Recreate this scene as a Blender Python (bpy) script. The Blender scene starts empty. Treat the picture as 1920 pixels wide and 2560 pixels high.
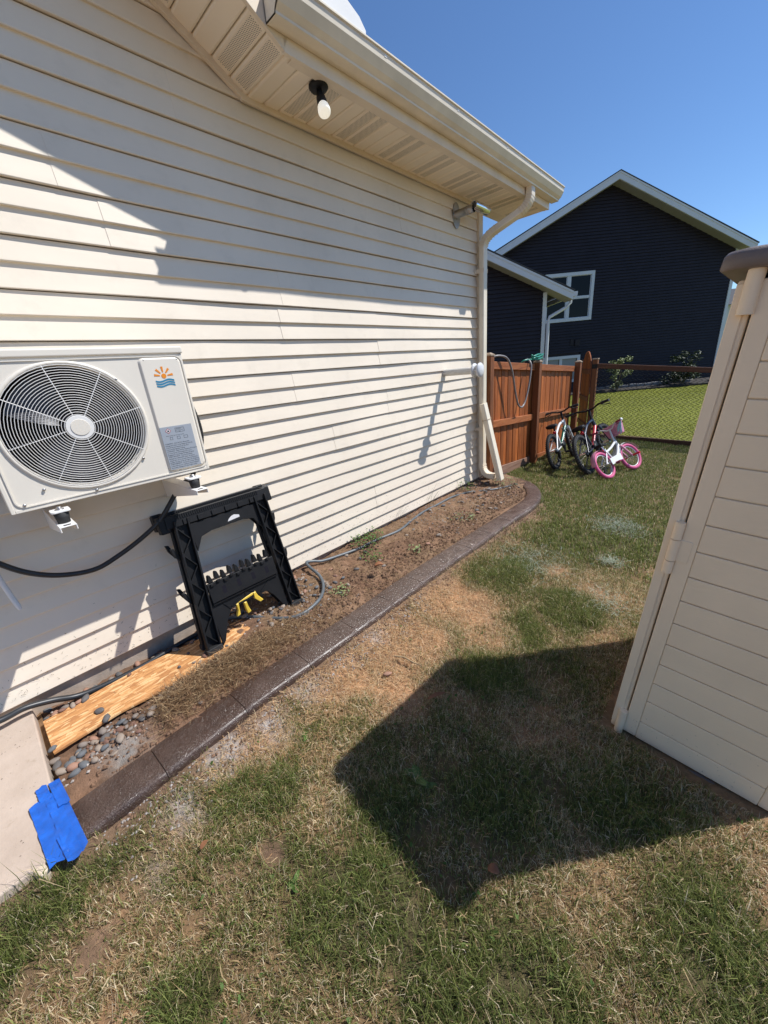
import bpy, bmesh, math, random
import numpy as np
from mathutils import Matrix, Vector
random.seed(7)
RNG = np.random.default_rng(11)
SC = bpy.context.scene
COL = SC.collection
PI = math.pi
R_ = math.radians

# ------------------------------------------------------------------ camera, sky, sun, exposure
YAW, PIT, ROL = -0.769977, -0.352305, -0.092136
CAM = Vector((2.3675, 0.0, 1.3654))
fwd = Vector((math.sin(YAW)*math.cos(PIT), math.cos(YAW)*math.cos(PIT), math.sin(PIT)))
r0 = Vector((math.cos(YAW), -math.sin(YAW), 0)); u0 = r0.cross(fwd)
rgt = math.cos(ROL)*r0 + math.sin(ROL)*u0
upv = -math.sin(ROL)*r0 + math.cos(ROL)*u0
cd = bpy.data.cameras.new('camera'); cam = bpy.data.objects.new('camera', cd); COL.objects.link(cam)
cam.matrix_world = Matrix(((rgt.x, upv.x, -fwd.x, CAM.x), (rgt.y, upv.y, -fwd.y, CAM.y), (rgt.z, upv.z, -fwd.z, CAM.z), (0, 0, 0, 1)))
cd.sensor_fit = 'VERTICAL'; cd.sensor_height = 36; cd.lens = 36*949.7/2560
cd.clip_start = 0.02; cd.clip_end = 3000
SC.camera = cam

SUN_AZ, SUN_EL = R_(46.8), R_(53.0)          # azimuth from +X towards +Y
world = bpy.data.worlds.new('World'); SC.world = world; world.use_nodes = True
wn = world.node_tree
sky = wn.nodes.new('ShaderNodeTexSky'); sky.sky_type = 'NISHITA'; sky.sun_disc = False
sky.sun_elevation = SUN_EL; sky.sun_rotation = PI/2 - SUN_AZ
sky.altitude = 0; sky.air_density = 1.0; sky.dust_density = 0.0; sky.ozone_density = 9.5
wn.links.new(sky.outputs[0], wn.nodes['Background'].inputs[0])
wn.nodes['Background'].inputs[1].default_value = 0.112
sl = bpy.data.lights.new('sun', 'SUN'); sun = bpy.data.objects.new('sun', sl); COL.objects.link(sun)
sl.energy = 4.4; sl.angle = R_(0.53); sl.color = (1.0, 0.98, 0.95)
sdir = Vector((math.cos(SUN_EL)*math.cos(SUN_AZ), math.cos(SUN_EL)*math.sin(SUN_AZ), math.sin(SUN_EL)))
sun.rotation_euler = sdir.to_track_quat('Z', 'Y').to_euler(); sun.location = sdir*30
SC.view_settings.view_transform = 'Standard'; SC.view_settings.look = 'None'
SC.view_settings.gamma = 1; SC.view_settings.use_curve_mapping = False
SC.view_settings.exposure = 0.34
SC.render.engine = 'CYCLES'
SC.cycles.max_bounces = 6; SC.cycles.diffuse_bounces = 4; SC.cycles.transparent_max_bounces = 4

# ------------------------------------------------------------------ mesh builder
class MB:
    def __init__(s): s.v = []; s.f = []; s.sm = []
    def add(s, vs, fs, smooth=False):
        o = len(s.v); s.v += [tuple(p) for p in vs]; s.f += [tuple(i+o for i in f) for f in fs]; s.sm += [smooth]*len(fs); return s
    def box(s, x0, x1, y0, y1, z0, z1):
        return s.add([(x0,y0,z0),(x1,y0,z0),(x1,y1,z0),(x0,y1,z0),(x0,y0,z1),(x1,y0,z1),(x1,y1,z1),(x0,y1,z1)],
            [(0,3,2,1),(4,5,6,7),(0,1,5,4),(1,2,6,5),(2,3,7,6),(3,0,4,7)])
    def hexa(s, p): return s.add(p, [(0,3,2,1),(4,5,6,7),(0,1,5,4),(1,2,6,5),(2,3,7,6),(3,0,4,7)])
    def obox(s, c, ax, ay, az):
        c = Vector(c); ax = Vector(ax); ay = Vector(ay); az = Vector(az)
        return s.hexa([c-ax-ay-az, c+ax-ay-az, c+ax+ay-az, c-ax+ay-az, c-ax-ay+az, c+ax-ay+az, c+ax+ay+az, c-ax+ay+az])
    def beam(s, a, b, w, h, up=(0,0,1)):
        a = Vector(a); b = Vector(b); d = (b-a); l = d.length; d.normalize(); up = Vector(up)
        sd = d.cross(up); sd = sd.normalized() if sd.length > 1e-5 else Vector((1,0,0)); u = sd.cross(d)
        return s.obox((a+b)/2, d*l/2, sd*w/2, u*h/2)
    def prism(s, poly, vec):
        n = len(poly); vec = Vector(vec); P = [Vector(p) for p in poly]
        return s.add(P+[p+vec for p in P], [tuple(range(n))[::-1], tuple(range(n, 2*n))]+[(i, (i+1) % n, n+(i+1) % n, n+i) for i in range(n)])
    def tube(s, pts, r, n=8, caps=True, closed=False, sq=None):
        P = [Vector(p) for p in pts]; m = len(P); rr = r if isinstance(r, (list, tuple)) else [r]*m
        T = []
        for i in range(m):
            a = P[(i-1) % m] if (closed or i > 0) else P[i]; b = P[(i+1) % m] if (closed or i < m-1) else P[i]
            t = b-a; T.append(t.normalized() if t.length > 1e-9 else Vector((0,0,1)))
        ref = Vector((0,0,1)) if abs(T[0].z) < .9 else Vector((1,0,0))
        nrm = (ref - T[0]*ref.dot(T[0])).normalized(); vs = []
        for i in range(m):
            nrm = nrm - T[i]*nrm.dot(T[i])
            nrm = nrm.normalized() if nrm.length > 1e-6 else T[i].orthogonal().normalized()
            bn = T[i].cross(nrm)
            for k in range(n):
                a = 2*PI*k/n; vs.append(P[i]+(nrm*math.cos(a)+bn*math.sin(a))*rr[i])
        fs = []
        for i in range(m if closed else m-1):
            j = (i+1) % m
            for k in range(n): fs.append((i*n+k, i*n+(k+1) % n, j*n+(k+1) % n, j*n+k))
        s.add(vs, fs, True)
        if caps and not closed:
            s.add(vs[:n], [tuple(range(n))[::-1]]); s.add(vs[-n:], [tuple(range(n))])
        return s
    def lathe(s, c, axis, prof, n=24, closed=False):
        c = Vector(c); a = Vector(axis).normalized(); u = a.orthogonal().normalized(); w = a.cross(u); vs = []; fs = []
        for (r, h) in prof:
            for k in range(n):
                t = 2*PI*k/n; vs.append(c+a*h+(u*math.cos(t)+w*math.sin(t))*r)
        m = len(prof)
        for i in range(m if closed else m-1):
            j = (i+1) % m
            for k in range(n): fs.append((i*n+k, i*n+(k+1) % n, j*n+(k+1) % n, j*n+k))
        return s.add(vs, fs, True)
    def sweep(s, prof, frames, caps=True, smooth=False, closedprof=True):
        # prof [(a,b)], frames [(origin, A, B)]
        n = len(prof); vs = []; fs = []
        for (o, A, B) in frames:
            o = Vector(o); A = Vector(A); B = Vector(B)
            for (a, b) in prof: vs.append(o+A*a+B*b)
        for i in range(len(frames)-1):
            for k in range(n if closedprof else n-1): fs.append((i*n+k, i*n+(k+1) % n, (i+1)*n+(k+1) % n, (i+1)*n+k))
        s.add(vs, fs, smooth)
        if caps and closedprof:
            s.add(vs[:n], [tuple(range(n))[::-1]]); s.add(vs[-n:], [tuple(range(n))])
        return s
    def ell(s, c, rx, ry, rz, nu=12, nv=8):
        c = Vector(c); vs = [c+Vector((0,0,rz))]; fs = []
        for i in range(1, nv):
            t = PI*i/nv
            for k in range(nu):
                p = 2*PI*k/nu; vs.append(c+Vector((rx*math.sin(t)*math.cos(p), ry*math.sin(t)*math.sin(p), rz*math.cos(t))))
        vs.append(c-Vector((0,0,rz)))
        for k in range(nu): fs.append((0, 1+k, 1+(k+1) % nu))
        for i in range(nv-2):
            for k in range(nu): fs.append((1+i*nu+k, 1+(i+1)*nu+k, 1+(i+1)*nu+(k+1) % nu, 1+i*nu+(k+1) % nu))
        b = 1+(nv-2)*nu
        for k in range(nu): fs.append((b+k, len(vs)-1, b+(k+1) % nu))
        return s.add(vs, fs, True)
    def mesh(s, name):
        me = bpy.data.meshes.new(name); me.from_pydata(s.v, [], s.f); me.polygons.foreach_set('use_smooth', s.sm)
        bm = bmesh.new(); bm.from_mesh(me); bmesh.ops.recalc_face_normals(bm, faces=bm.faces); bm.to_mesh(me); bm.free()
        me.update(); return me
    def build(s, name, mat, parent=None, bevel=0, seg=2, local=None):
        return put(name, s.mesh(name), mat, parent, bevel, seg)

INV = {}
def put(name, me, mat, parent=None, bevel=0, seg=2):
    o = bpy.data.objects.new(name, me); COL.objects.link(o)
    if mat is not None and len(me.materials) == 0: me.materials.append(mat)
    if parent is not None:
        o.parent = parent
        if parent.name in INV: o.matrix_parent_inverse = INV[parent.name]
    if bevel:
        m = o.modifiers.new('bevel', 'BEVEL'); m.width = bevel; m.segments = seg; m.limit_method = 'ANGLE'; m.angle_limit = R_(40)
    return o
def tag(o, label, cat, group=None):
    o['label'] = label; o['category'] = cat
    if group: o['group'] = group
    return o
def struct(o): o['kind'] = 'structure'; return o
def stuff(o): o['kind'] = 'stuff'; return o
def thing(name, label, cat, loc=(0,0,0), group=None, matrix=None):
    """an Empty at the thing's base; parts are given in world coordinates, or in local ones when a matrix is passed"""
    o = bpy.data.objects.new(name, None); COL.objects.link(o); o.empty_display_size = .05
    if matrix is not None: o.matrix_world = matrix
    else: o.location = loc; INV[o.name] = Matrix.Translation(-Vector(loc))
    return tag(o, label, cat, group)

# ------------------------------------------------------------------ numpy noise
def vnoise(x, y, seed=0):
    r = np.random.default_rng(seed).random((256, 256))
    xi = np.floor(x).astype(int); yi = np.floor(y).astype(int); fx = x-xi; fy = y-yi
    fx = fx*fx*(3-2*fx); fy = fy*fy*(3-2*fy)
    g = lambda a, b: r[a & 255, b & 255]
    return (g(xi, yi)*(1-fx)+g(xi+1, yi)*fx)*(1-fy)+(g(xi, yi+1)*(1-fx)+g(xi+1, yi+1)*fx)*fy
def fbm(x, y, s, seed=0, o=3):
    t = 0; a = .5
    for k in range(o): t = t+a*(vnoise(x*s*2**k+31.7*k, y*s*2**k+17.3*k, seed+k)*2-1); a *= .5
    return t
def sstep(a, b, x):
    t = np.clip((x-a)/(b-a), 0, 1); return t*t*(3-2*t)

# ------------------------------------------------------------------ materials
def srgb(r, g, b):
    f = lambda c: (c/255/12.92 if c/255 <= .04045 else ((c/255+.055)/1.055)**2.4)
    return (f(r), f(g), f(b))
class NT:
    def __init__(s, name):
        s.m = bpy.data.materials.new(name); s.m.use_nodes = True; s.t = s.m.node_tree; s.p = s.t.nodes['Principled BSDF']; s.out = s.t.nodes['Material Output']
    def n(s, typ, **kw):
        nd = s.t.nodes.new('ShaderNode'+typ)
        for k, v in kw.items(): setattr(nd, k, v)
        return nd
    def l(s, a, b): s.t.links.new(a, b)
    def coord(s, scale=(1,1,1), rot=(0,0,0), kind='Object', loc=(0,0,0)):
        tc = s.n('TexCoord'); mp = s.n('Mapping'); mp.inputs['Scale'].default_value = scale; mp.inputs['Rotation'].default_value = rot; mp.inputs['Location'].default_value = loc
        s.l(tc.outputs[kind], mp.inputs[0]); return mp.outputs[0]
    def noise(s, vec, scale, det=4, rough=.55, dist=0):
        nd = s.n('TexNoise'); nd.inputs['Scale'].default_value = scale; nd.inputs['Detail'].default_value = det; nd.inputs['Roughness'].default_value = rough; nd.inputs['Distortion'].default_value = dist
        s.l(vec, nd.inputs['Vector']); return nd.outputs[0]
    def ramp(s, fac, stops):
        nd = s.n('ValToRGB'); e = nd.color_ramp.elements
        while len(e) < len(stops): e.new(.5)
        for i, (p, c) in enumerate(stops):
            e[i].position = p; e[i].color = (c, c, c, 1) if isinstance(c, (int, float)) else (*c[:3], 1)
        s.l(fac, nd.inputs[0]); return nd.outputs[0]
    def mix(s, fac, a, b, mode='MIX'):
        nd = s.n('Mix', data_type='RGBA', blend_type=mode); 
        for i, v in ((0, fac), (6, a), (7, b)):
            if hasattr(v, 'links'): s.l(v, nd.inputs[i])
            else: nd.inputs[i].default_value = v if isinstance(v, (int, float)) else (*v[:3], 1)
        return nd.outputs[2]
    def math(s, op, a, b=0):
        nd = s.n('Math', operation=op)
        for i, v in enumerate((a, b)):
            if hasattr(v, 'links'): s.l(v, nd.inputs[i])
            else: nd.inputs[i].default_value = v
        return nd.outputs[0]
    def bump(s, h, strength=.3, dist=.002):
        nd = s.n('Bump'); nd.inputs['Strength'].default_value = strength; nd.inputs['Distance'].default_value = dist
        s.l(h, nd.inputs['Height']); s.l(nd.outputs[0], s.p.inputs['Normal']); return nd
    def base(s, c):
        if hasattr(c, 'links'): s.l(c, s.p.inputs['Base Color'])
        else: s.p.inputs['Base Color'].default_value = (*c[:3], 1)
    def set(s, rough=.6, metal=0, spec=.5, coat=0):
        s.p.inputs['Roughness'].default_value = rough; s.p.inputs['Metallic'].default_value = metal; s.p.inputs['Specular IOR Level'].default_value = spec; s.p.inputs['Coat Weight'].default_value = coat
def simple(name, col, rough=.5, var=.1, scale=6, metal=0, spec=.5, bump=0, bscale=80, coat=0, stretch=(1,1,1), rnd=0):
    t = NT(name); v = t.coord(stretch); n = t.noise(v, scale, 5)
    lo = tuple(c*(1-var) for c in col); hi = tuple(min(1, c*(1+var)) for c in col)
    c = t.ramp(n, [(.3, lo), (.7, hi)])
    if rnd:
        oi = t.n('ObjectInfo'); f = t.math('MULTIPLY_ADD', oi.outputs['Random'], 2*rnd); t.t.nodes[-1].inputs[2].default_value = 1-rnd
        c = t.mix(1.0, c, f, 'MULTIPLY')
    t.base(c); t.set(rough, metal, spec, coat)
    if bump: t.bump(t.noise(v, bscale, 3), bump, .003)
    return t.m
M = {}
def siding_mat(name, col, grain_axis, dirt=0):
    t = NT(name); sc = (60, 1.2, 60) if grain_axis == 'y' else (1.2, 60, 60)
    v = t.coord(sc); g = t.noise(v, 5, 4, .6, .6); v2 = t.coord(); n = t.noise(v2, 1.3, 4); n3 = t.noise(v2, 7, 5, .65)
    a = t.ramp(n, [(.3, tuple(c*.93 for c in col)), (.7, tuple(min(1, c*1.04) for c in col))])
    if dirt:
        d = t.ramp(n3, [(.55, 0.0), (.8, dirt)]); a = t.mix(d, a, (.22, .19, .13))
    t.base(a); t.set(.42, 0, .4)
    n2 = t.noise(t.coord((1.2, .8, 4)), 2.2, 2); h = t.math('ADD', t.math('MULTIPLY', g, .12), t.math('MULTIPLY', n2, .9))
    t.bump(h, .35, .006); return t.m
M['siding'] = siding_mat('cream vinyl siding', (.80, .70, .565), 'y', .14)
M['vinyl'] = simple('cream vinyl trim', (.76, .645, .49), .45, .06, 4, spec=.4)
M['gutter'] = simple('cream painted aluminium', (.78, .69, .54), .38, .09, 5, spec=.5)
M['white_alu'] = simple('white aluminium', (.80, .79, .76), .35, .05, 3)
M['fascia'] = simple('beige fascia', (.80, .69, .54), .5, .07, 5)
M['foundation'] = simple('concrete foundation', (.40, .32, .25), .9, .2, 14, bump=.5, bscale=90)
M['shingle'] = simple('dark shingle', (.06, .06, .065), .95, .3, 40, bump=.6, bscale=120)
def soffit_mat(name, col, perf):
    t = NT(name); v = t.coord(); n = t.noise(v, 3, 4); c = t.ramp(n, [(.3, tuple(x*.95 for x in col)), (.7, col)])
    if perf:
        w = t.n('TexVoronoi'); w.feature = 'F1'; w.inputs['Scale'].default_value = 1; w.inputs['Randomness'].default_value = 0
        t.l(t.coord((125, 125, 0), (0, 0, R_(45))), w.inputs['Vector'])
        d = t.ramp(w.outputs['Distance'], [(.25, 1.0), (.33, 0.0)])
        c = t.mix(d, c, (.035, .03, .025)); t.bump(d, -.6, .003)
    t.base(c); t.set(.45, 0, .4); return t.m
M['soffit'] = soffit_mat('soffit solid', (.92, .80, .63), False)
M['soffit_perf'] = soffit_mat('soffit perforated', (.92, .80, .63), True)
M['black_plastic'] = simple('black plastic', (.010, .010, .011), .5, .25, 9, spec=.28, bump=.15, bscale=300)
M['black_rubber'] = simple('black rubber', (.02, .02, .02), .7, .25, 20, bump=.3, bscale=200)
M['black_matte'] = simple('dark fan plastic', (.008, .007, .012), .6, .2, 8, spec=.2)
M['ac_white'] = simple('white powder coat', (.76, .70, .60), .38, .03, 3, spec=.45)
M['ac_wire'] = simple('white grille wire', (.78, .76, .72), .3, .03, 6)
M['bracket'] = simple('white bracket', (.80, .78, .74), .4, .05, 6)
M['conduit'] = simple('black conduit', (.022, .022, .024), .38, .2, 20, spec=.5)
M['hose_dark'] = simple('dark grey hose', (.024, .026, .029), .4, .25, 10, spec=.5)
M['hose_grey'] = simple('grey hose', (.10, .115, .125), .42, .25, 10, spec=.5)
M['hose_green'] = simple('green hose', (.02, .22, .15), .35, .2, 10)
M['hose_beige'] = simple('taupe hose', (.22, .20, .19), .38, .2, 10)
M['steel'] = simple('galvanised steel', (.42, .41, .40), .33, .2, 12, metal=.9)
M['chrome'] = simple('chrome', (.75, .75, .75), .15, .1, 10, metal=1)
M['pvc'] = simple('stained white pvc', (.62, .60, .55), .4, .22, 7, stretch=(2, 12, 12))
M['pvc_clean'] = simple('grey white pvc', (.70, .70, .70), .3, .06, 5)
M['bulb'] = NT('lit bulb').m
_b = M['bulb'].node_tree.nodes['Principled BSDF']; _b.inputs['Base Color'].default_value = (.9, .88, .8, 1); _b.inputs['Emission Color'].default_value = (1, .93, .78, 1); _b.inputs['Emission Strength'].default_value = .42
M['orange'] = simple('orange print', (.78, .25, .01), .5, .03)
M['teal'] = simple('teal print', (.02, .21, .36), .5, .03)
M['label_grey'] = simple('grey label', (.33, .36, .40), .45, .03)
M['ink'] = simple('black ink', (.02, .02, .025), .6, .05)
M['red_ink'] = simple('red ink', (.35, .03, .04), .6, .05)
M['label_white'] = simple('white label', (.62, .60, .60), .5, .03)
M['yellow'] = simple('yellow plastic', (.80, .55, .07), .45, .12, 10)
M['tape'] = simple('blue painters tape', (.010, .105, .48), .45, .22, 22, bump=.6, bscale=45)
def attr_mat(name, translucent=0, rough=.9, bump=0, bscale=200, dist=.004, spec=.3):
    t = NT(name); a = t.n('Attribute'); a.attribute_name = 'Col'; v = t.coord()
    n = t.noise(v, 35, 6, .7); f = t.ramp(n, [(.25, .68), (.75, 1.3)])
    c = t.mix(1.0, a.outputs['Color'], f, 'MULTIPLY'); t.base(c); t.set(rough, 0, spec)
    if bump: t.bump(t.noise(v, bscale, 6, .7), bump, dist)
    if translucent:
        tr = t.n('BsdfTranslucent'); t.l(c, tr.inputs[0]); mx = t.n('MixShader'); mx.inputs[0].default_value = translucent
        t.l(t.p.outputs[0], mx.inputs[1]); t.l(tr.outputs[0], mx.inputs[2]); t.l(mx.outputs[0], t.out.inputs[0])
    return t.m
M['ground'] = attr_mat('soil and turf', 0, .95, .9, 160, .008)
M['blade'] = attr_mat('grass blades', .40, .6, 0, spec=.25)
M['rock'] = None
def rock_mat():
    t = NT('river rock'); oi = t.n('ObjectInfo')
    c = t.ramp(oi.outputs['Random'], [(0, (.12, .11, .105)), (.22, (.23, .19, .16)), (.40, (.20, .11, .08)), (.55, (.30, .24, .19)), (.70, (.13, .135, .14)), (.85, (.34, .19, .13)), (1, (.44, .38, .32))])
    t.t.nodes[-1].color_ramp.interpolation = 'CONSTANT'
    n = t.noise(t.coord(), 60, 6, .7); c = t.mix(1.0, c, t.ramp(n, [(.3, .7), (.7, 1.25)]), 'MULTIPLY')
    t.base(c); t.set(.7, 0, .35); t.bump(n, .35, .002); return t.m
M['rock'] = rock_mat()
def curb_mat():
    t = NT('wet brown concrete'); v = t.coord(); n = t.noise(v, 9, 6, .7); n2 = t.noise(v, 110, 3, .7); n3 = t.noise(v, 38, 5, .75)
    c = t.ramp(n, [(.25, (.034, .018, .012)), (.55, (.066, .037, .026)), (.8, (.105, .066, .050))])
    c = t.mix(t.ramp(n3, [(.62, 0.0), (.80, .55)]), c, (.15, .11, .10))
    c = t.mix(t.ramp(n2, [(.66, 0.0), (.76, .5)]), c, (.40, .35, .33))
    sx = t.n('SeparateXYZ'); t.l(v, sx.inputs[0]); fy_ = t.ramp(t.math('MULTIPLY', sx.outputs[1], .25), [(.10, 0.0), (.55, .75)]); dn_ = t.ramp(t.noise(v, 14, 6, .75), [(.35, .15), (.65, 1.0)])
    c = t.mix(t.math('MULTIPLY', fy_, dn_), c, (.175, .122, .095))     # cement dust on the older, far lengths
    t.base(c); t.set(.36, 0, .5); t.p.inputs['Coat Roughness'].default_value = .34
    wet = t.math('MULTIPLY', t.math('SUBTRACT', 1.0, fy_), t.ramp(t.noise(v, 20, 5, .7), [(.35, .15), (.65, .7)])); t.l(wet, t.p.inputs['Coat Weight'])
    t.l(t.ramp(n3, [(.35, .10), (.7, .30)]), t.p.inputs['Roughness'])
    h = t.math('ADD', t.math('MULTIPLY', n3, .8), t.math('MULTIPLY', n2, .9)); t.bump(h, .85, .009); return t.m
M['curb'] = curb_mat()
def osb_mat():
    t = NT('osb flakes'); cs = []
    for k, (rot, off) in enumerate(((8, 0), (-34, 3.3), (42, 7.1))):
        vo = t.n('TexVoronoi'); vo.inputs['Scale'].default_value = 1; t.l(t.coord((88, 17, 1), (0, 0, R_(rot)), loc=(off, off, 0)), vo.inputs['Vector'])
        cs.append(vo.outputs['Color'])
    sep = [t.n('SeparateColor') for _ in cs]
    for a, b in zip(cs, sep): t.l(a, b.inputs[0])
    mk = t.n('TexVoronoi'); mk.inputs['Scale'].default_value = 1; t.l(t.coord((26, 20, 1), (0, 0, R_(20))), mk.inputs['Vector']); ms = t.n('SeparateColor'); t.l(mk.outputs['Color'], ms.inputs[0])
    f = t.mix(t.ramp(ms.outputs[0], [(.36, 0.0), (.38, 1.0)]), t.mix(t.ramp(ms.outputs[1], [(.49, 0.0), (.51, 1.0)]), sep[0].outputs[0], sep[1].outputs[0]), sep[2].outputs[0])
    c = t.ramp(f, [(.15, (.47, .215, .08)), (.4, (.57, .275, .10)), (.65, (.70, .37, .15)), (.9, (.80, .51, .25))])
    st = t.noise(t.coord((120, 20, 1), (0, 0, R_(12))), 3, 5, .75); c = t.mix(1.0, c, t.ramp(st, [(.34, .76), (.56, 1.02)]), 'MULTIPLY')
    sp = t.noise(t.coord(), 45, 3); c = t.mix(t.ramp(sp, [(.68, 0.0), (.76, .7)]), c, (.12, .07, .035))
    t.base(c); t.set(.75, 0, .3); t.bump(t.math('ADD', f, st), .5, .003); return t.m
M['osb'] = osb_mat()
def slab_mat():
    t = NT('beige concrete slab'); v = t.coord(); n = t.noise(v, 4, 6, .65); n2 = t.noise(v, 26, 5, .7); vo = t.n('TexVoronoi'); vo.inputs['Scale'].default_value = 55; t.l(v, vo.inputs['Vector'])
    c = t.ramp(n, [(.25, (.42, .33, .26)), (.6, (.52, .42, .34)), (.85, (.55, .47, .40))])
    c = t.mix(t.ramp(n2, [(.60, 0.0), (.78, .6)]), c, (.34, .26, .18))
    pit = t.ramp(vo.outputs['Distance'], [(.10, 1.0), (.17, 0.0)]); pk = t.ramp(t.noise(v, 9, 3), [(.52, 0.0), (.62, 1.0)])
    p = t.math('MULTIPLY', pit, pk); c = t.mix(p, c, (.20, .15, .11)); t.base(c); t.set(.9, 0, .3)
    t.bump(t.math('SUBTRACT', t.math('MULTIPLY', n2, .7), p), .8, .004); return t.m
M['slab'] = slab_mat()
def wood_mat(name, c0, c1, c2, axis='z', rnd=.25):
    s = {'z': (26, 26, 1.3), 'y': (26, 1.3, 26), 'x': (1.3, 26, 26)}[axis]
    t = NT(name); oi = t.n('ObjectInfo'); off = t.n('VectorMath', operation='SCALE'); t.l(oi.outputs['Random'], off.inputs['Scale']); off.inputs[0].default_value = (13, 17, 19)
    av = t.n('VectorMath', operation='ADD'); t.l(t.coord(s), av.inputs[0]); t.l(off.outputs[0], av.inputs[1])
    g = t.noise(av.outputs[0], 1.6, 6, .65, 1.2); c = t.ramp(g, [(.28, c0), (.5, c1), (.75, c2)])
    kn = t.n('TexVoronoi'); kn.inputs['Scale'].default_value = .55; t.l(av.outputs[0], kn.inputs['Vector'])
    c = t.mix(t.ramp(kn.outputs['Distance'], [(.06, .85), (.12, 0.0)]), c, tuple(x*.25 for x in c0))
    f = t.math('MULTIPLY_ADD', oi.outputs['Random'], 2*rnd); t.t.nodes[-1].inputs[2].default_value = 1-rnd
    c = t.mix(1.0, c, f, 'MULTIPLY'); t.base(c); t.set(.62, 0, .35); t.bump(g, .4, .002); return t.m
M['cedar'] = wood_mat('stained cedar boards', (.12, .026, .005), (.30, .080, .016), (.44, .15, .038), 'z', .38)
M['cedar_rail'] = wood_mat('stained cedar rail', (.19, .050, .014), (.32, .100, .030), (.42, .155, .055), 'y', .1)
M['cedar_post'] = wood_mat('stained cedar post', (.10, .028, .010), (.19, .065, .022), (.27, .10, .036), 'z', .1)
M['cedar_railx'] = wood_mat('brown rail', (.06, .022, .010), (.105, .042, .020), (.15, .065, .032), 'x', .1)
M['grey_board'] = wood_mat('weathered base board', (.16, .08, .05), (.28, .16, .11), (.38, .25, .18), 'y', .1)
M['post_cap'] = simple('weathered post cap', (.30, .22, .15), .7, .2, 30)
def shed_mat(name, col):
    t = NT(name); g = t.noise(t.coord((1.5, 60, 90)), 3, 4, .65); n = t.noise(t.coord(), 3, 4)
    c = t.ramp(n, [(.3, tuple(x*.94 for x in col)), (.7, tuple(x*1.03 for x in col))]); t.base(c); t.set(.5, 0, .35); t.bump(g, .5, .0022); return t.m
_ = 0
M['shed'] = shed_mat('beige resin', (.90, .725, .515))
M['shed_jamb'] = simple('beige resin frame', (.89, .715, .51), .48, .05, 4)
M['shed_dark'] = simple('brown resin', (.165, .130, .115), .5, .1, 6, bump=.3, bscale=250)
M['nsiding'] = simple('charcoal siding', (.026, .022, .028), .55, .12, 3, spec=.2)
M['ntrim'] = simple('white trim', (.62, .64, .68), .5, .04, 3)
M['nsoffit'] = simple('grey soffit', (.30, .29, .30), .6, .06, 3)
M['glass'] = simple('window glass', (.006, .006, .007), .06, .1, 3, spec=.18)
M['blind'] = simple('window blind', (.30, .31, .31), .7, .08, 3, stretch=(30, 30, 1))
M['mulch'] = simple('dark mulch', (.03, .024, .02), .95, .4, 25, bump=.8, bscale=60)
M['stone_edge'] = simple('grey stone edging', (.16, .16, .17), .9, .2, 10, bump=.4, bscale=60)
M['leaf'] = simple('leaf green', (.075, .135, .03), .5, .35, 25, spec=.3, rnd=.2)
M['leaf_light'] = simple('pale leaf', (.20, .24, .10), .5, .3, 25, spec=.3)
M['leaf_dark'] = simple('dark shrub leaf', (.035, .055, .02), .55, .35, 25, spec=.3)
M['stem'] = simple('stem', (.10, .085, .04), .8, .2, 20)
M['dead_leaf'] = simple('dead leaf', (.24, .10, .045), .7, .25, 25)
M['stick'] = simple('bark stick', (.32, .22, .12), .8, .25, 30)
M['straw'] = simple('straw', (.42, .30, .17), .8, .25, 15)
M['chip'] = simple('pale stone chip', (.60, .50, .38), .85, .12, 30, bump=.3)
M['chain'] = simple('black vinyl wire', (.012, .012, .012), .4, .1, 20, spec=.45)
M['bk_white'] = simple('white paint', (.72, .72, .70), .28, .05, 6, spec=.5)
M['bk_green'] = simple('green paint', (.01, .16, .10), .3, .1, 6)
M['bk_navy'] = simple('navy paint', (.016, .022, .042), .3, .1, 6)
M['bk_red'] = simple('coral red paint', (.55, .035, .05), .35, .08, 6)
M['bk_pink'] = simple('pink rubber', (.55, .075, .20), .6, .12, 12)
M['bk_palepink'] = simple('pale pink', (.62, .26, .36), .5, .15, 30)
M['bk_magenta'] = simple('magenta', (.26, .015, .06), .35, .1, 6)
M['bk_redpl'] = simple('red reflector', (.55, .01, .015), .2, .1, 6)
M['bk_turq'] = simple('turquoise streamer', (.32, .60, .62), .35, .2, 40)
M['tyre'] = simple('tyre', (.022, .022, .023), .75, .2, 30)
M['spoke'] = simple('spoke steel', (.45, .45, .44), .3, .1, 20, metal=.6)
# ------------------------------------------------------------------ terrain
CX = [(-.17, .812), (.1, .80), (.5, .785), (1.0, .782), (1.6, .782), (2.2, .788), (2.8, .797), (3.3, .815), (3.65, .825), (3.9, .815), (4.12, .765), (4.32, .67), (4.48, .54), (4.58, .40), (4.65, .25), (4.69, .08)]
def curb_x(y):
    return np.interp(y, [c[0] for c in CX], [c[1] for c in CX])
def inbed(x, y):
    return (x < np.where(y > 4.72, -9, curb_x(y))) & (y > -.19) & (x > -1.0)
def lawn_z(x, y):
    z = -.165-.075*np.clip(x-.88, 0, 3.2)+.035*sstep(.85, 0, x)
    z = z+.046*np.exp(-((np.clip(x, .88, 9)-.88)/.13)**2)*sstep(4.3, 3.9, y)*sstep(-.24, -.12, y)
    z = z-.02*np.clip(y-4, 0, 5)+.095*np.exp(-((x-.90)/.10)**2)*sstep(-.10, -.26, y)
    z = z-.002*sstep(.10, .02, np.maximum(np.abs(x-2.50)-.42, np.abs(y-2.0)-.45))
    z = np.where(y > 9, z+(-.12-z)*sstep(9, 17, y-.6*x), z)
    return z
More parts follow.
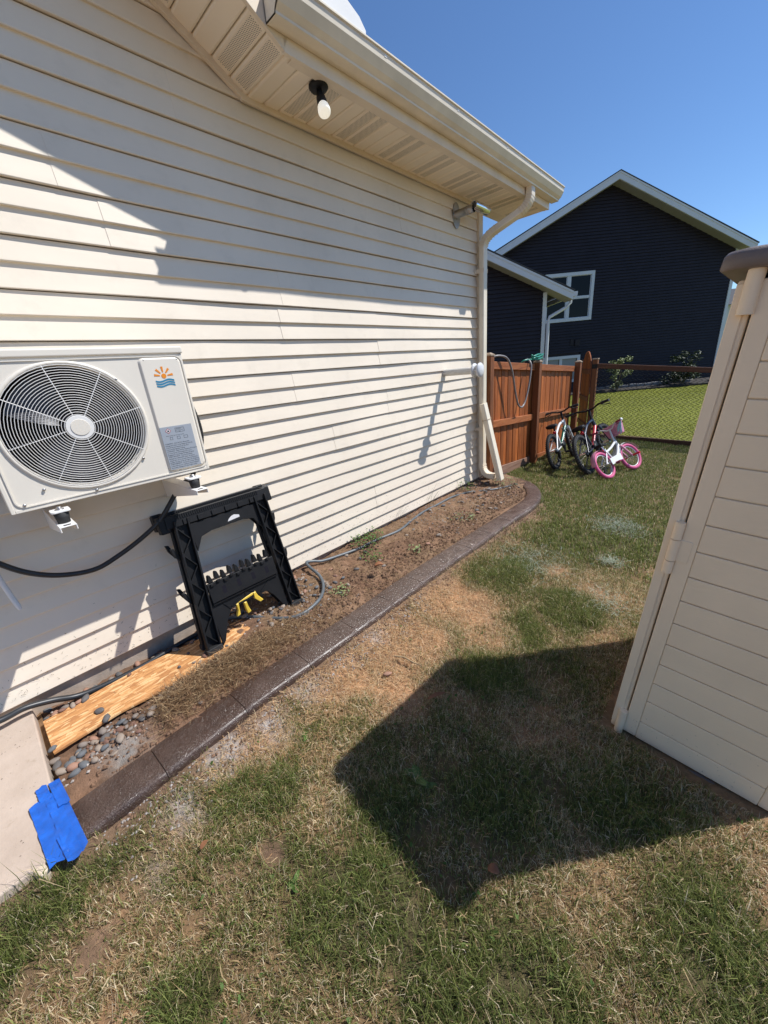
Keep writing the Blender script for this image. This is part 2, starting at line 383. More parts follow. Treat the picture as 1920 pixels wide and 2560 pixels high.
def bed_z(x, y):
    w = sstep(.45, 1.15, y); k = np.clip(x/.7, 0, 1)
    near = -.122+.026*sstep(.35, .58, x)
    far = -.035-.075*k
    pile = .060*np.exp(-(((x-.48)/.12)**2+((y-.60)/.36)**2))
    return near*(1-w)+far*w+pile
def ground_z(x, y):
    return np.where(inbed(x, y), bed_z(x, y), lawn_z(x, y))

# patches of the lawn (x, y, radius, kind strength): dead straw and lush green, read off the yard itself
DEAD = [(1.05,1.37,.42,1),(1.12,1.92,.38,1),(1.0,.95,.24,1),(1.25,1.08,.24,.95),(1.0,.45,.20,.8),(1.53,2.72,.14,.9),(1.42,1.75,.26,.8),(1.02,2.6,.12,.7),(1.38,.62,.16,.6),(1.45,1.3,.26,.55),(1.95,2.2,.16,.6),
        (1.1,.10,.2,.5),(1.6,.1,.22,.4),(1.3,-.05,.16,.5),(1.9,.2,.2,.3),(2.3,.5,.3,.2),(1.12,-.42,.22,.5),(1.85,1.35,.3,.3),(1.8,2.85,.12,.5)]
LUSH = [(1.19,2.45,.22,1),(1.72,2.31,.20,1),(1.35,3.28,.32,.8),(1.62,2.0,.14,.7),(1.14,.30,.09,.9),(1.25,.38,.11,.9),(1.6,1.5,.16,.8),(.96,-.34,.10,1),(1.0,-.42,.12,1),(1.45,.28,.14,.6),(1.62,.30,.14,.5),
        (1.78,.42,.16,.7),(1.62,.62,.16,.5),(1.50,-.07,.07,1),(1.95,.95,.2,.3),(2.3,1.25,.25,.4),(2.25,.55,.22,.5),(2.55,.95,.25,.55),(2.0,.45,.14,.5),(1.85,3.6,.3,.6)]
BARE = [(1.42,.22,.07,1),(1.32,.12,.06,1),(1.22,-.2,.08,1),(1.05,-.12,.08,.8),(1.1,-.33,.07,.9),(1.5,-.22,.06,.8),(.97,1.1,.09,1),(.96,1.6,.09,1),(.96,2.1,.08,1),(.95,.6,.10,1),(.93,.2,.08,1),(1.3,1.95,.10,.7),(.98,3.0,.06,.8),(1.0,3.6,.07,.8)]
GREY = [(.98,.33,.09,1),(1.02,.52,.10,.9),(1.05,.12,.08,.9),(.96,.78,.07,.8),(.95,1.3,.06,.8),(1.08,.4,.05,.6),(1.15,-.02,.06,.5),(.62,.02,.10,.8),(.55,.22,.06,.6)]
def field(L, x, y, warp=.10):
    wx = x+warp*fbm(x, y, 4.0, 90); wy = y+warp*fbm(x, y, 4.0, 95); f = np.zeros_like(x)
    for (a, b, r, s) in L: f = np.maximum(f, s*np.exp(-(((wx-a)**2+(wy-b)**2)/(r*r))**1.4))
    return f
def masks(x, y):
    dead = field(DEAD, x, y); lush = field(LUSH, x, y); bare = field(BARE, x, y); grey = field(GREY, x, y, .06)
    n = fbm(x, y, 2.2, 40, 4); n2 = fbm(x, y, 7, 50, 3)
    base = .47+.52*n+.34*n2                                   # background mix of dead blades
    far = sstep(2.6, 4.2, y)
    base = base*(1-.72*far)+.03*far
    d = np.clip(np.maximum(base*.95, dead)-.85*lush, 0, 1)
    edge = np.exp(-((x-curb_x(y)-.11)/.05)**2)*(y < 4.0)      # raw soil strip beside the curb
    bare = np.clip(np.maximum(bare*(.62+.9*n2), .9*edge), 0, 1)
    return d, lush, bare, grey
xs = np.concatenate([[-600,-200,-80,-40,-20,-10,-5,-2.5,-1.2,-.6,-.3], np.arange(-.16, 3.4, .022), np.arange(3.45, 6, .15), [6.5,7.5,9,12,16,22,30,45,80,200,600]])
ys = np.concatenate([[-600,-200,-80,-30,-12,-6,-3,-1.8,-1.2], np.arange(-1.0, 3.2, .022), np.arange(3.22, 9, .06), np.arange(9.2, 20, .4), [21,23,26,30,36,45,60,100,250,700]])
GX, GY = np.meshgrid(xs, ys, indexing='ij'); fx = GX.ravel(); fy = GY.ravel()
def grid_obj(name, sel, zf, colf, mat):
    nx, ny = len(xs), len(ys); idx = np.arange(nx*ny).reshape(nx, ny)
    q = np.stack([idx[:-1,:-1], idx[1:,:-1], idx[1:,1:], idx[:-1,1:]], -1).reshape(-1, 4); cxm = fx[q].mean(1); cym = fy[q].mean(1)
    q = q[sel(cxm, cym)]; used = np.unique(q); mp = -np.ones(nx*ny, int); mp[used] = np.arange(len(used)); q = mp[q]
    x = fx[used]; y = fy[used]; z = zf(x, y)
    me = bpy.data.meshes.new(name); me.vertices.add(len(x)); me.vertices.foreach_set('co', np.stack([x, y, z], 1).astype('f').ravel())
    me.loops.add(len(q)*4); me.loops.foreach_set('vertex_index', q.ravel().astype('i')); me.polygons.add(len(q))
    me.polygons.foreach_set('loop_start', np.arange(0, len(q)*4, 4, dtype='i')); me.update(calc_edges=True)
    me.polygons.foreach_set('use_smooth', np.ones(len(q), bool))
    c = colf(x, y); at = me.color_attributes.new('Col', 'FLOAT_COLOR', 'POINT'); at.data.foreach_set('color', np.concatenate([c, np.ones((len(c), 1))], 1).astype('f').ravel())
    return put(name, me, mat)
SOIL = np.array([.20, .125, .078]); DUST = np.array([.36, .32, .29]); THATCH = np.array([.40, .225, .120]); TURF = np.array([.098, .080, .037])
def lawn_h(x, y):
    near = (x > .5) & (x < 3.4) & (y > -1) & (y < 3.3)
    return lawn_z(x, y)+np.where(near, .007*fbm(x, y, 6, 3)+.006*fbm(x, y, 28, 7), 0)+np.where(y > 8.8, .08*fbm(x, y, .15, 5), 0)
def lawn_c(x, y):
    d, lu, ba, gr = masks(x, y); n = fbm(x, y, 12, 21)[:, None]
    c = TURF*(1-d[:, None])+THATCH*d[:, None]*(1+.55*fbm(x, y, 9, 33)[:, None]+.45*fbm(x, y, 40, 35)[:, None])
    c = c*(1-ba[:, None])+SOIL*(1+.5*n)*ba[:, None]; g = np.clip(gr*(.8+1.2*fbm(x, y, 30, 61)), 0, 1)[:, None]
    c = c*(1-g)+DUST*g
    farl = (y > 8.9)[:, None]; return np.where(farl, np.array([.19, .20, .034])*(1+.25*fbm(x, y, .8, 9)[:, None]), c)
lawn = struct(grid_obj('lawn', lambda x, y: ~inbed(x, y), lawn_h, lawn_c, M['ground']))
def bed_h(x, y):
    return bed_z(x, y)+.018*fbm(x, y, 7, 13)+.022*fbm(x, y, 22, 17)+.013*fbm(x, y, 50, 19)
def bed_c(x, y):
    n = fbm(x, y, 9, 23)[:, None]; n2 = fbm(x, y, 35, 24)[:, None]
    c = np.array([.205, .118, .072])*(1+.5*n+.45*n2)
    g = np.clip(field(GREY, x, y, .06)*(.8+1.4*fbm(x, y, 40, 62)), 0, 1)[:, None]
    th = np.clip(.25+.9*fbm(x, y, 5, 27), 0, .7)[:, None]*(y > .9)[:, None]
    c = c*(1-th)+np.array([.25, .165, .095])*th
    return np.clip(c*(1-g)+np.array([.30, .27, .24])*g, .01, 1)
bed = struct(grid_obj('garden_bed', inbed, bed_h, bed_c, M['ground']))

# concrete slab; its unseen run behind the camera is added to bounce light
mb = MB(); mb.box(-.03, .925, -7.0, -.205, -.16, -.05)
slab = struct(mb.build('concrete_slab', M['slab'], None, .006, 2))

# ------------------------------------------------------------------ our house
house = thing('house', 'cream house with horizontal vinyl siding, vented soffit and gutter', 'house', (0, 2, 0))
CO = .1016; WY0, WY1 = -2.6, 4.20; SLOPE = .54; EY = 1.60; EZ = 2.845
mb = MB()       # structural wall behind the cladding
poly = [(-.035, WY0, 0), (-.035, WY1+.08, 0), (-.035, WY1+.08, EZ), (-.035, EY, EZ), (-.035, WY0, EZ+SLOPE*(EY-WY0))]
mb.prism(poly, (-.10, 0, 0)); mb.box(-5.0, -.14, WY1-.02, WY1+.08, 0, 2.84); mb.build('wall', M['vinyl'], house)
mb = MB(); mb.box(-.30, -.022, WY0, WY1+.05, -.6, .012); mb.build('foundation', M['foundation'], house)
def panel_prof(rows):
    # outer profile of a double course vinyl panel, (x, z) from its bottom
    p = [(-.030, 0.004)]
    for r in range(rows):
        z = r*CO; p += [(-.004, z+.0005), (.0085, z), (.0105, z+.0035), (.0095, z+.010), (-.0055, z+CO-.004)]
    p += [(-.030, rows*CO-.004)]; return p
SEAMS = {0: [1.2, 3.65], 1: [2.35, 3.3], 2: [.2, 2.9], 3: [2.75, 3.55], 4: [1.95], 5: [2.62], 6: [1.65, 3.2], 7: [2.55], 8: [1.62, 2.55], 9: [1.66], 10: [.74, 2.9], 11: [.60], 12: [2.95], 13: [1.2]}
for r in range(22):
    z0 = r*2*CO; top = z0+2*CO; y1 = WY1
    if z0 > EZ-.02:
        y1 = EY-(z0-EZ)/SLOPE+.02
    elif top > EZ:
        y1 = WY1
    if y1 < WY0+.3: break
    cuts = [WY0]+[c for c in SEAMS.get(r, [.4+.37*((r*7) % 5)]) if c < y1-.15]+[y1]
    for k in range(len(cuts)-1):
        mb = MB(); a = cuts[k]; b = cuts[k+1]; off = .0013*(k % 2)+random.uniform(-.0006, .0006); pr = panel_prof(2)
        N = max(2, int((b-a)/.25)+1); fr = []
        for i in range(N+1):
            y = a+(b-a)*i/N+(.010 if (i == N and k < len(cuts)-2) else 0); w = .0018*math.sin(y*3.1+r*1.7)+.0013*math.sin(y*7.3+r)
            fr.append(((off+w, y, z0), (1, 0, 0), (0, 0, 1)))
        pr2 = [(x, min(z, EZ+.004-z0)) for x, z in pr] if (top > EZ and z0 < EZ-.02) else pr
        mb.sweep(pr2, fr); mb.build('siding_panel', M['siding'], house)
# corner post, trim channels
mb = MB(); mb.box(-.03, .028, WY1+.002, WY1+.082, .004, EZ+.01); mb.build('corner_post', M['vinyl'], house, .004)
mb = MB(); mb.box(.012, .030, EY-.01, WY1+.08, EZ-.012, EZ+.026); mb.box(.010, .040, EY-.01, WY1+.08, EZ+.0262, EZ+.034); mb.build('trim_channel', M['vinyl'], house, .002)
a = Vector((.020, EY+.012, EZ-.002)); d = Vector((0, -1, SLOPE)).normalized(); nn = Vector((0, SLOPE, 1)).normalized()
mb = MB(); mb.obox(a+d*1.9+nn*.012, d*1.9, (.012, 0, 0), nn*.020); mb.build('trim_channel', M['vinyl'], house, .002)
# soffit panels: flat run and the sloped rake run, each strip a piece with a V groove
OV = .412; SZ = EZ+.022
def strip(frames, perf):
    mb = MB(); mb.sweep([(0, .004), (.003, -.004), (.012, -.009), (.089, -.009), (.0975, -.003), (.0985, .006), (0, .008)], frames)
    o = mb.build('soffit_panel', M['soffit'], house)
    if perf:
        (o0, A, B), (o1, _, _) = frames; a_ = Vector((.026, 0, 0)); q = [Vector(o0)+a_+Vector(A)*.020-Vector(B)*.0096, Vector(o1)-a_+Vector(A)*.020-Vector(B)*.0096, Vector(o1)-a_+Vector(A)*.084-Vector(B)*.0096, Vector(o0)+a_+Vector(A)*.084-Vector(B)*.0096]
        MB().prism(q, Vector(B)*.0005).build('vent_field', M['soffit_perf'], o)
for i in range(33):
    y = 1.632+.1015*i
    strip([((.028, y, SZ), (0, 1, 0), (0, 0, 1)), ((OV, y, SZ), (0, 1, 0), (0, 0, 1))], i % 4 in (2, 3))
P0 = Vector((0, 1.632, SZ))
for i in range(32):
    o = P0+d*(.1015*(i+1))
    strip([(o+Vector((.028, 0, 0)), -d, nn), (o+Vector((OV, 0, 0)), -d, nn)], i % 4 in (0, 1))
mb = MB(); mb.box(-.14, OV+.005, 1.64, 4.98, SZ+.02, SZ+.03); mb.obox(P0+d*1.9+nn*.02+Vector((OV/2-.07, 0, 0)), d*1.9, (OV/2+.07, 0, 0), nn*.004); mb.build('soffit_backing', M['fascia'], house)
# fascia (return under the gutter, rake board) and roof
mb = MB(); mb.box(OV, OV+.020, 1.605, 4.985, SZ-.018, SZ+.14); mb.box(OV-.04, OV-.001, 1.66, 4.98, SZ-.0165, SZ-.0125); mb.build('fascia', M['fascia'], house, .002)
mb = MB(); c = Vector((OV+.010, 1.605, SZ-.010)); mb.obox(c+d*1.9+nn*.088, d*1.9, (.010, 0, 0), nn*.092); mb.build('rake_board', M['vinyl'], house, .002)
mb = MB(); mb.obox(c+d*1.88+nn*.155+Vector((.016, 0, 0)), d*1.88, (.012, 0, 0), nn*.030); mb.build('rake_trim', M['white_alu'], house, .002)
mb = MB(); mb.box(OV-.40, OV-.0005, 4.965, 4.985, SZ-.012, SZ+.20); mb.build('end_board', M['fascia'], house, .002)
mb = MB(); mb.hexa([(OV+.05, 1.55, SZ+.15), (OV+.05, 5.0, SZ+.15), (-4, 5.0, SZ+2.3), (-4, 1.55, SZ+2.3), (OV+.05, 1.55, SZ+.165), (OV+.05, 5.0, SZ+.165), (-4, 5.0, SZ+2.318), (-4, 1.55, SZ+2.318)]); mb.build('roof', M['shingle'], house)
mb = MB(); mb.obox(c+d*1.98+nn*.20+Vector((-1.5, 0, 0)), d*2.05, (1.545, 0, 0), nn*.012); mb.build('roof', M['shingle'], house)
# gutter, K style, open top
GB = 2.910
gp = [(OV+.021, GB+.105), (OV+.021, GB), (OV+.098, GB), (OV+.100, GB+.010), (OV+.124, GB+.030), (OV+.146, GB+.068), (OV+.150, GB+.100), (OV+.158, GB+.102), (OV+.158, GB+.112), (OV+.140, GB+.112), (OV+.142, GB+.104)]
gi = [(OV+.138, GB+.098), (OV+.134, GB+.072), (OV+.114, GB+.036), (OV+.094, GB+.014), (OV+.092, GB+.005), (OV+.026, GB+.005), (OV+.026, GB+.105)]
mb = MB(); G0, G1 = 1.515, 5.03; mb.sweep(gp+gi, [((0, G0, 0), (1, 0, 0), (0, 0, 1)), ((0, G1, 0), (1, 0, 0), (0, 0, 1))]); gut = mb.build('gutter', M['gutter'], house, .0015, 1)
for y in (G0, G1-.003):
    mb = MB(); mb.prism([(x, y, z) for x, z in gp[:9]], (0, .0028, 0)); mb.build('end_cap', M['gutter'], gut)
for y in (2.2, 2.95, 3.7, 4.4):
    mb = MB(); mb.box(OV+.03, OV+.150, y, y+.02, GB+.085, GB+.098); mb.build('hanger', M['white_alu'], gut)
# splash guard standing on the gutter lip
mb = MB(); X = OV+.151
mb.prism([(X, 1.53, GB+.10), (X, 2.052, GB+.10), (X, 2.055, GB+.128), (X, 2.012, GB+.165), (X, 1.90, GB+.205), (X, 1.53, GB+.225)][::-1], (.0025, 0, 0)); mb.build('splash_guard', M['white_alu'], house)
# downspout with elbows
def rect_tube(path, w, dep, Aref=(0, 1, 0)):
    P = [Vector(p) for p in path]; fr = []
    for i, p in enumerate(P):
        t = (P[min(i+1, len(P)-1)]-P[max(i-1, 0)]).normalized(); A = Vector(Aref); A = (A-t*A.dot(t)).normalized(); B = t.cross(A); fr.append((p, A, B))
    h, k = w/2, dep/2; c = .008; pr = []
    for sx, sy, fl in ((1, 1, 0), (-1, 1, 1), (-1, -1, 0), (1, -1, 1)):
        e = [(sx*h, sy*(k-c)), (sx*(h-c), sy*k)]; pr += e if not fl else e[::-1]
    return MB().sweep(pr, fr)
def arc(p0, p1, p2, n=7):
    p0, p1, p2 = map(Vector, (p0, p1, p2)); return [((1-t)**2*p0+2*t*(1-t)*p1+t*t*p2) for t in [i/n for i in range(n+1)]]
DX, DY = .072, 4.205
mb = rect_tube([(DX, DY, 2.50), (DX, DY, .16)], .085, .058); ds = mb.build('downspout', M['gutter'], house, .0015, 1)
up = [(OV+.058, 4.40, GB+.002), (OV+.058, 4.40, 2.855)]+arc((OV+.058, 4.40, 2.85), (OV+.058, 4.39, 2.765), (OV-.03, 4.365, 2.725))+arc((.20, 4.26, 2.625), (DX, DY, 2.565), (DX, DY, 2.485))
rect_tube(up, .088, .062).build('elbow', M['gutter'], ds)
for i in range(2, 9):      # crimps of the upper bends
    for (q, q2) in ((up[i], up[i+1]),):
        pass
def crimps(path, idx):
    mb = MB()
    for i in idx:
        p = (Vector(path[i])+Vector(path[i+1]))/2; t = (Vector(path[i+1])-Vector(path[i])).normalized(); A = Vector((0, 1, 0)); A = (A-t*A.dot(t)).normalized(); B = t.cross(A)
        mb.obox(p, A*.0462, B*.033, t*.003)
    return mb
for i_ in list(range(2, 9))+list(range(10, 17)): crimps(up, [i_]).build('crimp', M['vinyl'], ds)
low = arc((DX, DY, .19), (DX, DY, .06), (DX+.10, DY+.006, .045))+[(DX+.16, DY+.01, .040)]
rect_tube(low, .088, .062).build('elbow', M['gutter'], ds)
for i_ in range(0, 7): crimps(low, [i_]).build('crimp', M['vinyl'], ds)
for z in (2.27, .62):
    mb = MB(); mb.box(.012, DX+.031, DY-.0445, DY-.0435, z-.02, z+.02); mb.box(.012, DX+.031, DY+.0435, DY+.0445, z-.02, z+.02); mb.box(.011, .016, DY-.075, DY+.075, z-.02, z+.02); mb.build('strap', M['vinyl'], ds)
# flipped-up downspout extension tied to the pipe
a = Vector((.305, 4.225, .005)); b = Vector((.118, 4.13, .92))
rect_tube([a, b], .090, .062).build('downspout_extension', M['gutter'], ds, .0015, 1)
t_ = (b-a).normalized(); c = a+(b-a)*.80; sd = Vector((0, 1, 0)); sd = (sd-t_*sd.dot(t_)).normalized()
mb = MB(); mb.tube([c+sd*.05+t_.cross(sd)*.036, c+sd*.05-t_.cross(sd)*.036, c-sd*.05-t_.cross(sd)*.036, c-sd*.05+t_.cross(sd)*.036], .0025, 6, closed=True); mb.build('tie', M['straw'], ds)

# ------------------------------------------------------------------ outdoor unit of the heat pump
AX0, AX1, AY0, AY1, AZ0, AZ1 = .10, .38, .02, .79, .975, 1.55
ac = thing('heat_pump_unit', 'white outdoor heat pump unit with round fan grille on wall brackets', 'heat pump', (.24, .4, AZ0))
FC = Vector((AX1, .318, 1.262)); FR = .242
# front panel with the round opening
N = 48; ring = [(FC.y+FR*math.cos(2*PI*k/N), FC.z+FR*math.sin(2*PI*k/N)) for k in range(N)]
def edgept(k):
    a = 2*PI*k/N; c, s_ = math.cos(a), math.sin(a); Y0, Y1, Z0, Z1 = AY0+.012, AY1-.012, AZ0+.014, AZ1-.022
    tt = []
    if c > 1e-6: tt.append((Y1-FC.y)/c)
    if c < -1e-6: tt.append((Y0-FC.y)/c)
    if s_ > 1e-6: tt.append((Z1-FC.z)/s_)
    if s_ < -1e-6: tt.append((Z0-FC.z)/s_)
    t = min(tt); return (FC.y+c*t, FC.z+s_*t)
mb = MB(); ed = [edgept(k) for k in range(N)]
vs = [(AX1, y, z) for y, z in ring]+[(AX1, y, z) for y, z in ed]; mb.add(vs, [(k, (k+1) % N, N+(k+1) % N, N+k) for k in range(N)])
Y0, Y1, Z0, Z1 = AY0+.012, AY1-.012, AZ0+.014, AZ1-.022
for (cy, cz) in ((Y0, Z0), (Y1, Z0), (Y0, Z1), (Y1, Z1)):     # corner fans
    best = sorted(range(N), key=lambda k: (ed[k][0]-cy)**2+(ed[k][1]-cz)**2)[:3]
    a_ = math.atan2(cz-FC.z, cy-FC.y) % (2*PI); k = int(a_/(2*PI)*N)
    mb.add([(AX1, *ed[k]), (AX1, *ed[(k+1) % N]), (AX1, cy, cz)], [(0, 1, 2)])
# return lip of the opening and raised rim
mb.lathe(FC, (1, 0, 0), [(FR+.012, 0.0005), (FR+.010, .006), (FR+.003, .008), (FR-.004, .004), (FR-.006, -.05)], N)
mb.build('front_panel', M['ac_white'], ac)
mb = MB(); t = .004
mb.box(AX0, AX1-.012, AY0, AY0+t, AZ0, AZ1-.02); mb.box(AX0, AX1-.012, AY1-t, AY1, AZ0, AZ1-.02); mb.box(AX0, AX1-.012, AY0+t, AY1-t, AZ0, AZ0+t); mb.box(AX0, AX0+t, AY0+t, AY1-t, AZ0+t, AZ1-.02)
mb.box(AX1-.013, AX1+.001, AY0+.0005, AY0+.013, AZ0+.001, AZ1-.022); mb.box(AX1-.013, AX1+.001, AY1-.013, AY1-.0005, AZ0+.001, AZ1-.022); mb.box(AX1-.013, AX1+.001, AY0+.013, AY1-.013, AZ0+.001, AZ0+.015)
mb.build('casing', M['ac_white'], ac, .003, 2)
mb = MB(); mb.box(AX0-.006, AX1+.008, AY0-.006, AY1+.006, AZ1-.022, AZ1+.008); mb.build('top_cover', M['ac_white'], ac, .006, 3)
# service panel
def rrect(y0, y1, z0, z1, r, n=5):
    o = []
    for cy, cz, a0 in ((y1-r, z1-r, 0), (y0+r, z1-r, 90), (y0+r, z0+r, 180), (y1-r, z0+r, 270)):
        for i in range(n+1):
            a = R_(a0+90*i/n); o.append((cy+r*math.cos(a), cz+r*math.sin(a)))
    return o
mb = MB(); oo = rrect(.598, .776, 1.0, 1.515, .024); ii = rrect(.606, .768, 1.008, 1.507, .018); n = len(oo)
vs = [(AX1+.0005, y, z) for y, z in oo]+[(AX1+.009, y, z) for y, z in ii]; mb.add(vs, [(k, (k+1) % n, n+(k+1) % n, n+k) for k in range(n)]+[tuple(range(n, 2*n))]); mb.build('service_panel', M['ac_white'], ac, .0015, 1)
# frame groove round the front (dark shadow line)
mb = MB(); oo = rrect(AY0+.020, AY1-.006, AZ0+.018, AZ1-.030, .03); ii = rrect(AY0+.024, AY1-.010, AZ0+.022, AZ1-.034, .028); n = len(oo)
vs = [(AX1+.0008, y, z) for y, z in oo]+[(AX1+.0048, y, z) for y, z in oo]+[(AX1+.0048, y, z) for y, z in ii]+[(AX1+.0008, y, z) for y, z in ii]
mb.add(vs, [(j*n+k, j*n+(k+1) % n, (j+1)*n+(k+1) % n, (j+1)*n+k) for j in range(3) for k in range(n)]); mb.build('front_bead', M['ac_white'], ac)
# fan: dark duct, hub, three blades
fan = MB().lathe(FC, (1, 0, 0), [(FR-.007, -.05), (FR-.012, -.15), (FR-.012, -.20), (.001, -.205)], 40).build('fan_duct', M['black_matte'], ac)
f = MB(); f.lathe(FC, (1, 0, 0), [(.001, -.055), (.045, -.058), (.055, -.075), (.055, -.16)], 24)
f.build('fan_hub', M['black_matte'], ac)
M['fan'] = simple('grey fan blade', (.035, .033, .040), .4, .1, 6)
for k in range(3):
    f = MB(); a0 = R_(95+120*k); vs = []; nr, na = 6, 8
    for i in range(nr+1):
        r = .05+(FR-.075)*i/nr
        for j in range(na+1):
            a = a0+R_(-4+78*j/na*(1-.25*i/nr))+R_(10)*i/nr; vs.append(FC+Vector((-.13+.065*j/na, r*math.cos(a), r*math.sin(a))))
    f.add(vs, [(i*(na+1)+j, i*(na+1)+j+1, (i+1)*(na+1)+j+1, (i+1)*(na+1)+j) for i in range(nr) for j in range(na)], True); f.build('fan_blade', M['fan'], ac)
# wire grille
GR = [.050+.0094*i for i in range(21)]
g = MB()
for r in GR:
    dome = .018*(1-(r/.25)**2)
    g.tube([FC+Vector((.006+dome, r*math.cos(2*PI*k/44), r*math.sin(2*PI*k/44))) for k in range(44)], .00125, 4, closed=True)
g.build('grille_rings', M['ac_wire'], ac)
for k in range(8):
    a = R_(12+45*k); g = MB(); g.tube([FC+Vector((.004+.018*(1-(r/.25)**2), r*math.cos(a), r*math.sin(a))) for r in (.045, .09, .14, .19, .236, .247)], .0019, 5); g.build('grille_spoke', M['ac_wire'], ac)
g = MB(); g.prism([FC+Vector((.014, .047*math.cos(2*PI*k/36), .047*math.sin(2*PI*k/36))) for k in range(36)], (.011, 0, 0)); bd = g.build('grille_badge', M['ac_wire'], ac, .002, 2)
g = MB(); g.prism([FC+Vector((.0252, .032*math.cos(2*PI*k/36), .032*math.sin(2*PI*k/36))) for k in range(36)], (.0022, 0, 0)); g.build('badge_disc', M['ac_white'], bd, .001, 1)
for (y, z) in ((.100, 1.425), (.497, 1.433), (.509, 1.092), (.138, 1.046), (.066, 1.003), (.302, 1.0), (.750, 1.012), (.62, 1.503), (.76, 1.503)):
    MB().ell((AX1+.005, y, z), .005, .006, .006, 8, 5).build('screw', M['steel'], ac)
# printed mark: sun over waves
LC = Vector((AX1+.0098, .687, 1.4345))
lg = MB(); lg.prism([(LC.x, LC.y+.0105*math.cos(2*PI*k/20), LC.z+.0105*math.sin(2*PI*k/20)) for k in range(20)], (.0004, 0, 0))
for a in (8, 50, 92, 134, 172):
    a = R_(a); u = Vector((0, math.cos(a), math.sin(a))); w = Vector((0, -math.sin(a), math.cos(a)))
    lg.prism([LC+u*.0165-w*.0025, LC+u*.040-w*.0048, LC+u*.040+w*.0048, LC+u*.0165+w*.0025], (.0004, 0, 0))
logo = lg.build('logo_sun', M['orange'], ac)
for k in range(3):
    lw = MB(); top = []; bot = []
    for i in range(17):
        y = LC.y-.040+.080*i/16; z = LC.z-.020-.0105*k+.0045*math.sin((i/16)*2*PI+PI*1.05)
        top.append((LC.x, y, z+.0034)); bot.append((LC.x, y, z-.0034))
    n = 17; lw.add(top+bot+[(LC.x+.0004, p[1], p[2]) for p in top+bot], [(2*n+i, 2*n+i+1, 3*n+i+1, 3*n+i) for i in range(n-1)]); lw.build('logo_wave', M['teal'], ac)
# warning label with its print
LX = AX1+.0094
mb = MB(); mb.box(LX, LX+.0006, .607, .750, 1.012, 1.212); lab = mb.build('warning_label', M['label_grey'], ac)
def rect_outline(y0, y1, z0, z1, w, x):
    m = MB(); 
    for a_, b_, c_, e_ in ((y0, y1, z0, z0+w), (y0, y1, z1-w, z1), (y0, y0+w, z0+w, z1-w), (y1-w, y1, z0+w, z1-w)): m.box(x, x+.0003, a_, b_, c_, e_)
    return m
dc = Vector((LX+.0007, .640, 1.192))
m_ = MB(); q = .013; m_.prism([dc+Vector((0, q, 0)), dc+Vector((0, 0, q)), dc+Vector((0, -q, 0)), dc+Vector((0, 0, -q))], (.0003, 0, 0)); m_.build('hazard_diamond', M['red_ink'], lab)
m_ = MB(); q = .0102; dd = dc+Vector((.0004, 0, 0)); m_.prism([dd+Vector((0, q, 0)), dd+Vector((0, 0, q)), dd+Vector((0, -q, 0)), dd+Vector((0, 0, -q))], (.0003, 0, 0)); m_.build('hazard_field', M['label_white'], lab)
m_ = MB(); dd = dc+Vector((.0008, 0, 0)); m_.prism([dd+Vector((0, y, z)) for y, z in ((-.003, -.004), (.003, -.004), (.0042, -.0005), (.0022, .002), (.0015, .0055), (-.0012, .003), (-.0025, .0035), (-.0042, -.0005))], (.0003, 0, 0)); m_.build('hazard_flame', M['ink'], lab)
rect_outline(.672, .713, 1.182, 1.202, .0012, LX+.0007).build('print_frame', M['ink'], lab)
for y0, w in ((.640, .012), (.672, .014), (.703, .018)): rect_outline(y0, y0+w, 1.150, 1.163, .001, LX+.0007).build('print_icon', M['ink'], lab)
def text_part(txt, size, y, z, name, parent, mat, x, sp=.62):
    cu = bpy.data.curves.new(name, 'FONT'); cu.body = txt; cu.size = size; cu.space_line = sp
    to = bpy.data.objects.new(name, cu); COL.objects.link(to); dg = bpy.context.evaluated_depsgraph_get()
    me = bpy.data.meshes.new_from_object(to.evaluated_get(dg)); bpy.data.objects.remove(to)
    me.transform(Matrix(((0, 0, 1, x), (1, 0, 0, y), (0, 1, 0, z), (0, 0, 0, 1))))
    return put(name, me, mat, parent)
TXT = ["WARNING - Risk Of Fire. Flammable", "Refrigerant Used. To Be Repaired Only By", "Trained Service Personnel. Do Not", "Puncture Refrigerant Tubing.", "WARNING - Risk Of Fire. Dispose Of Properly", "In Accordance With Federal Or Local", "Regulations. Flammable Refrigerant Used.", "AVERTISSEMENT - Risque d'incendie.", "Refrigerant inflammable utilise. A reparer", "uniquement par le personnel de maintenance", "qualifie. Ne pas percer les tubes de refrigerant.", "AVERTISSEMENT - Risque d'incendie. Eliminer", "conformement aux reglementations federales", "ou locales. Refrigerant inflammable utilise."]
for i, s_ in enumerate(TXT): text_part(s_, .0072, .611, 1.131-.0088*i, 'print_line', lab, M['ink'], LX+.0009)
for s_, y, z in (("Flammable", .678, 1.196), ("Refrigerant Used", .675, 1.190), ("R32", .688, 1.184), ("Before installing read the manual carefully", .626, 1.168)): text_part(s_, .0048, y, z, 'print_line', lab, M['ink'], LX+.0009)
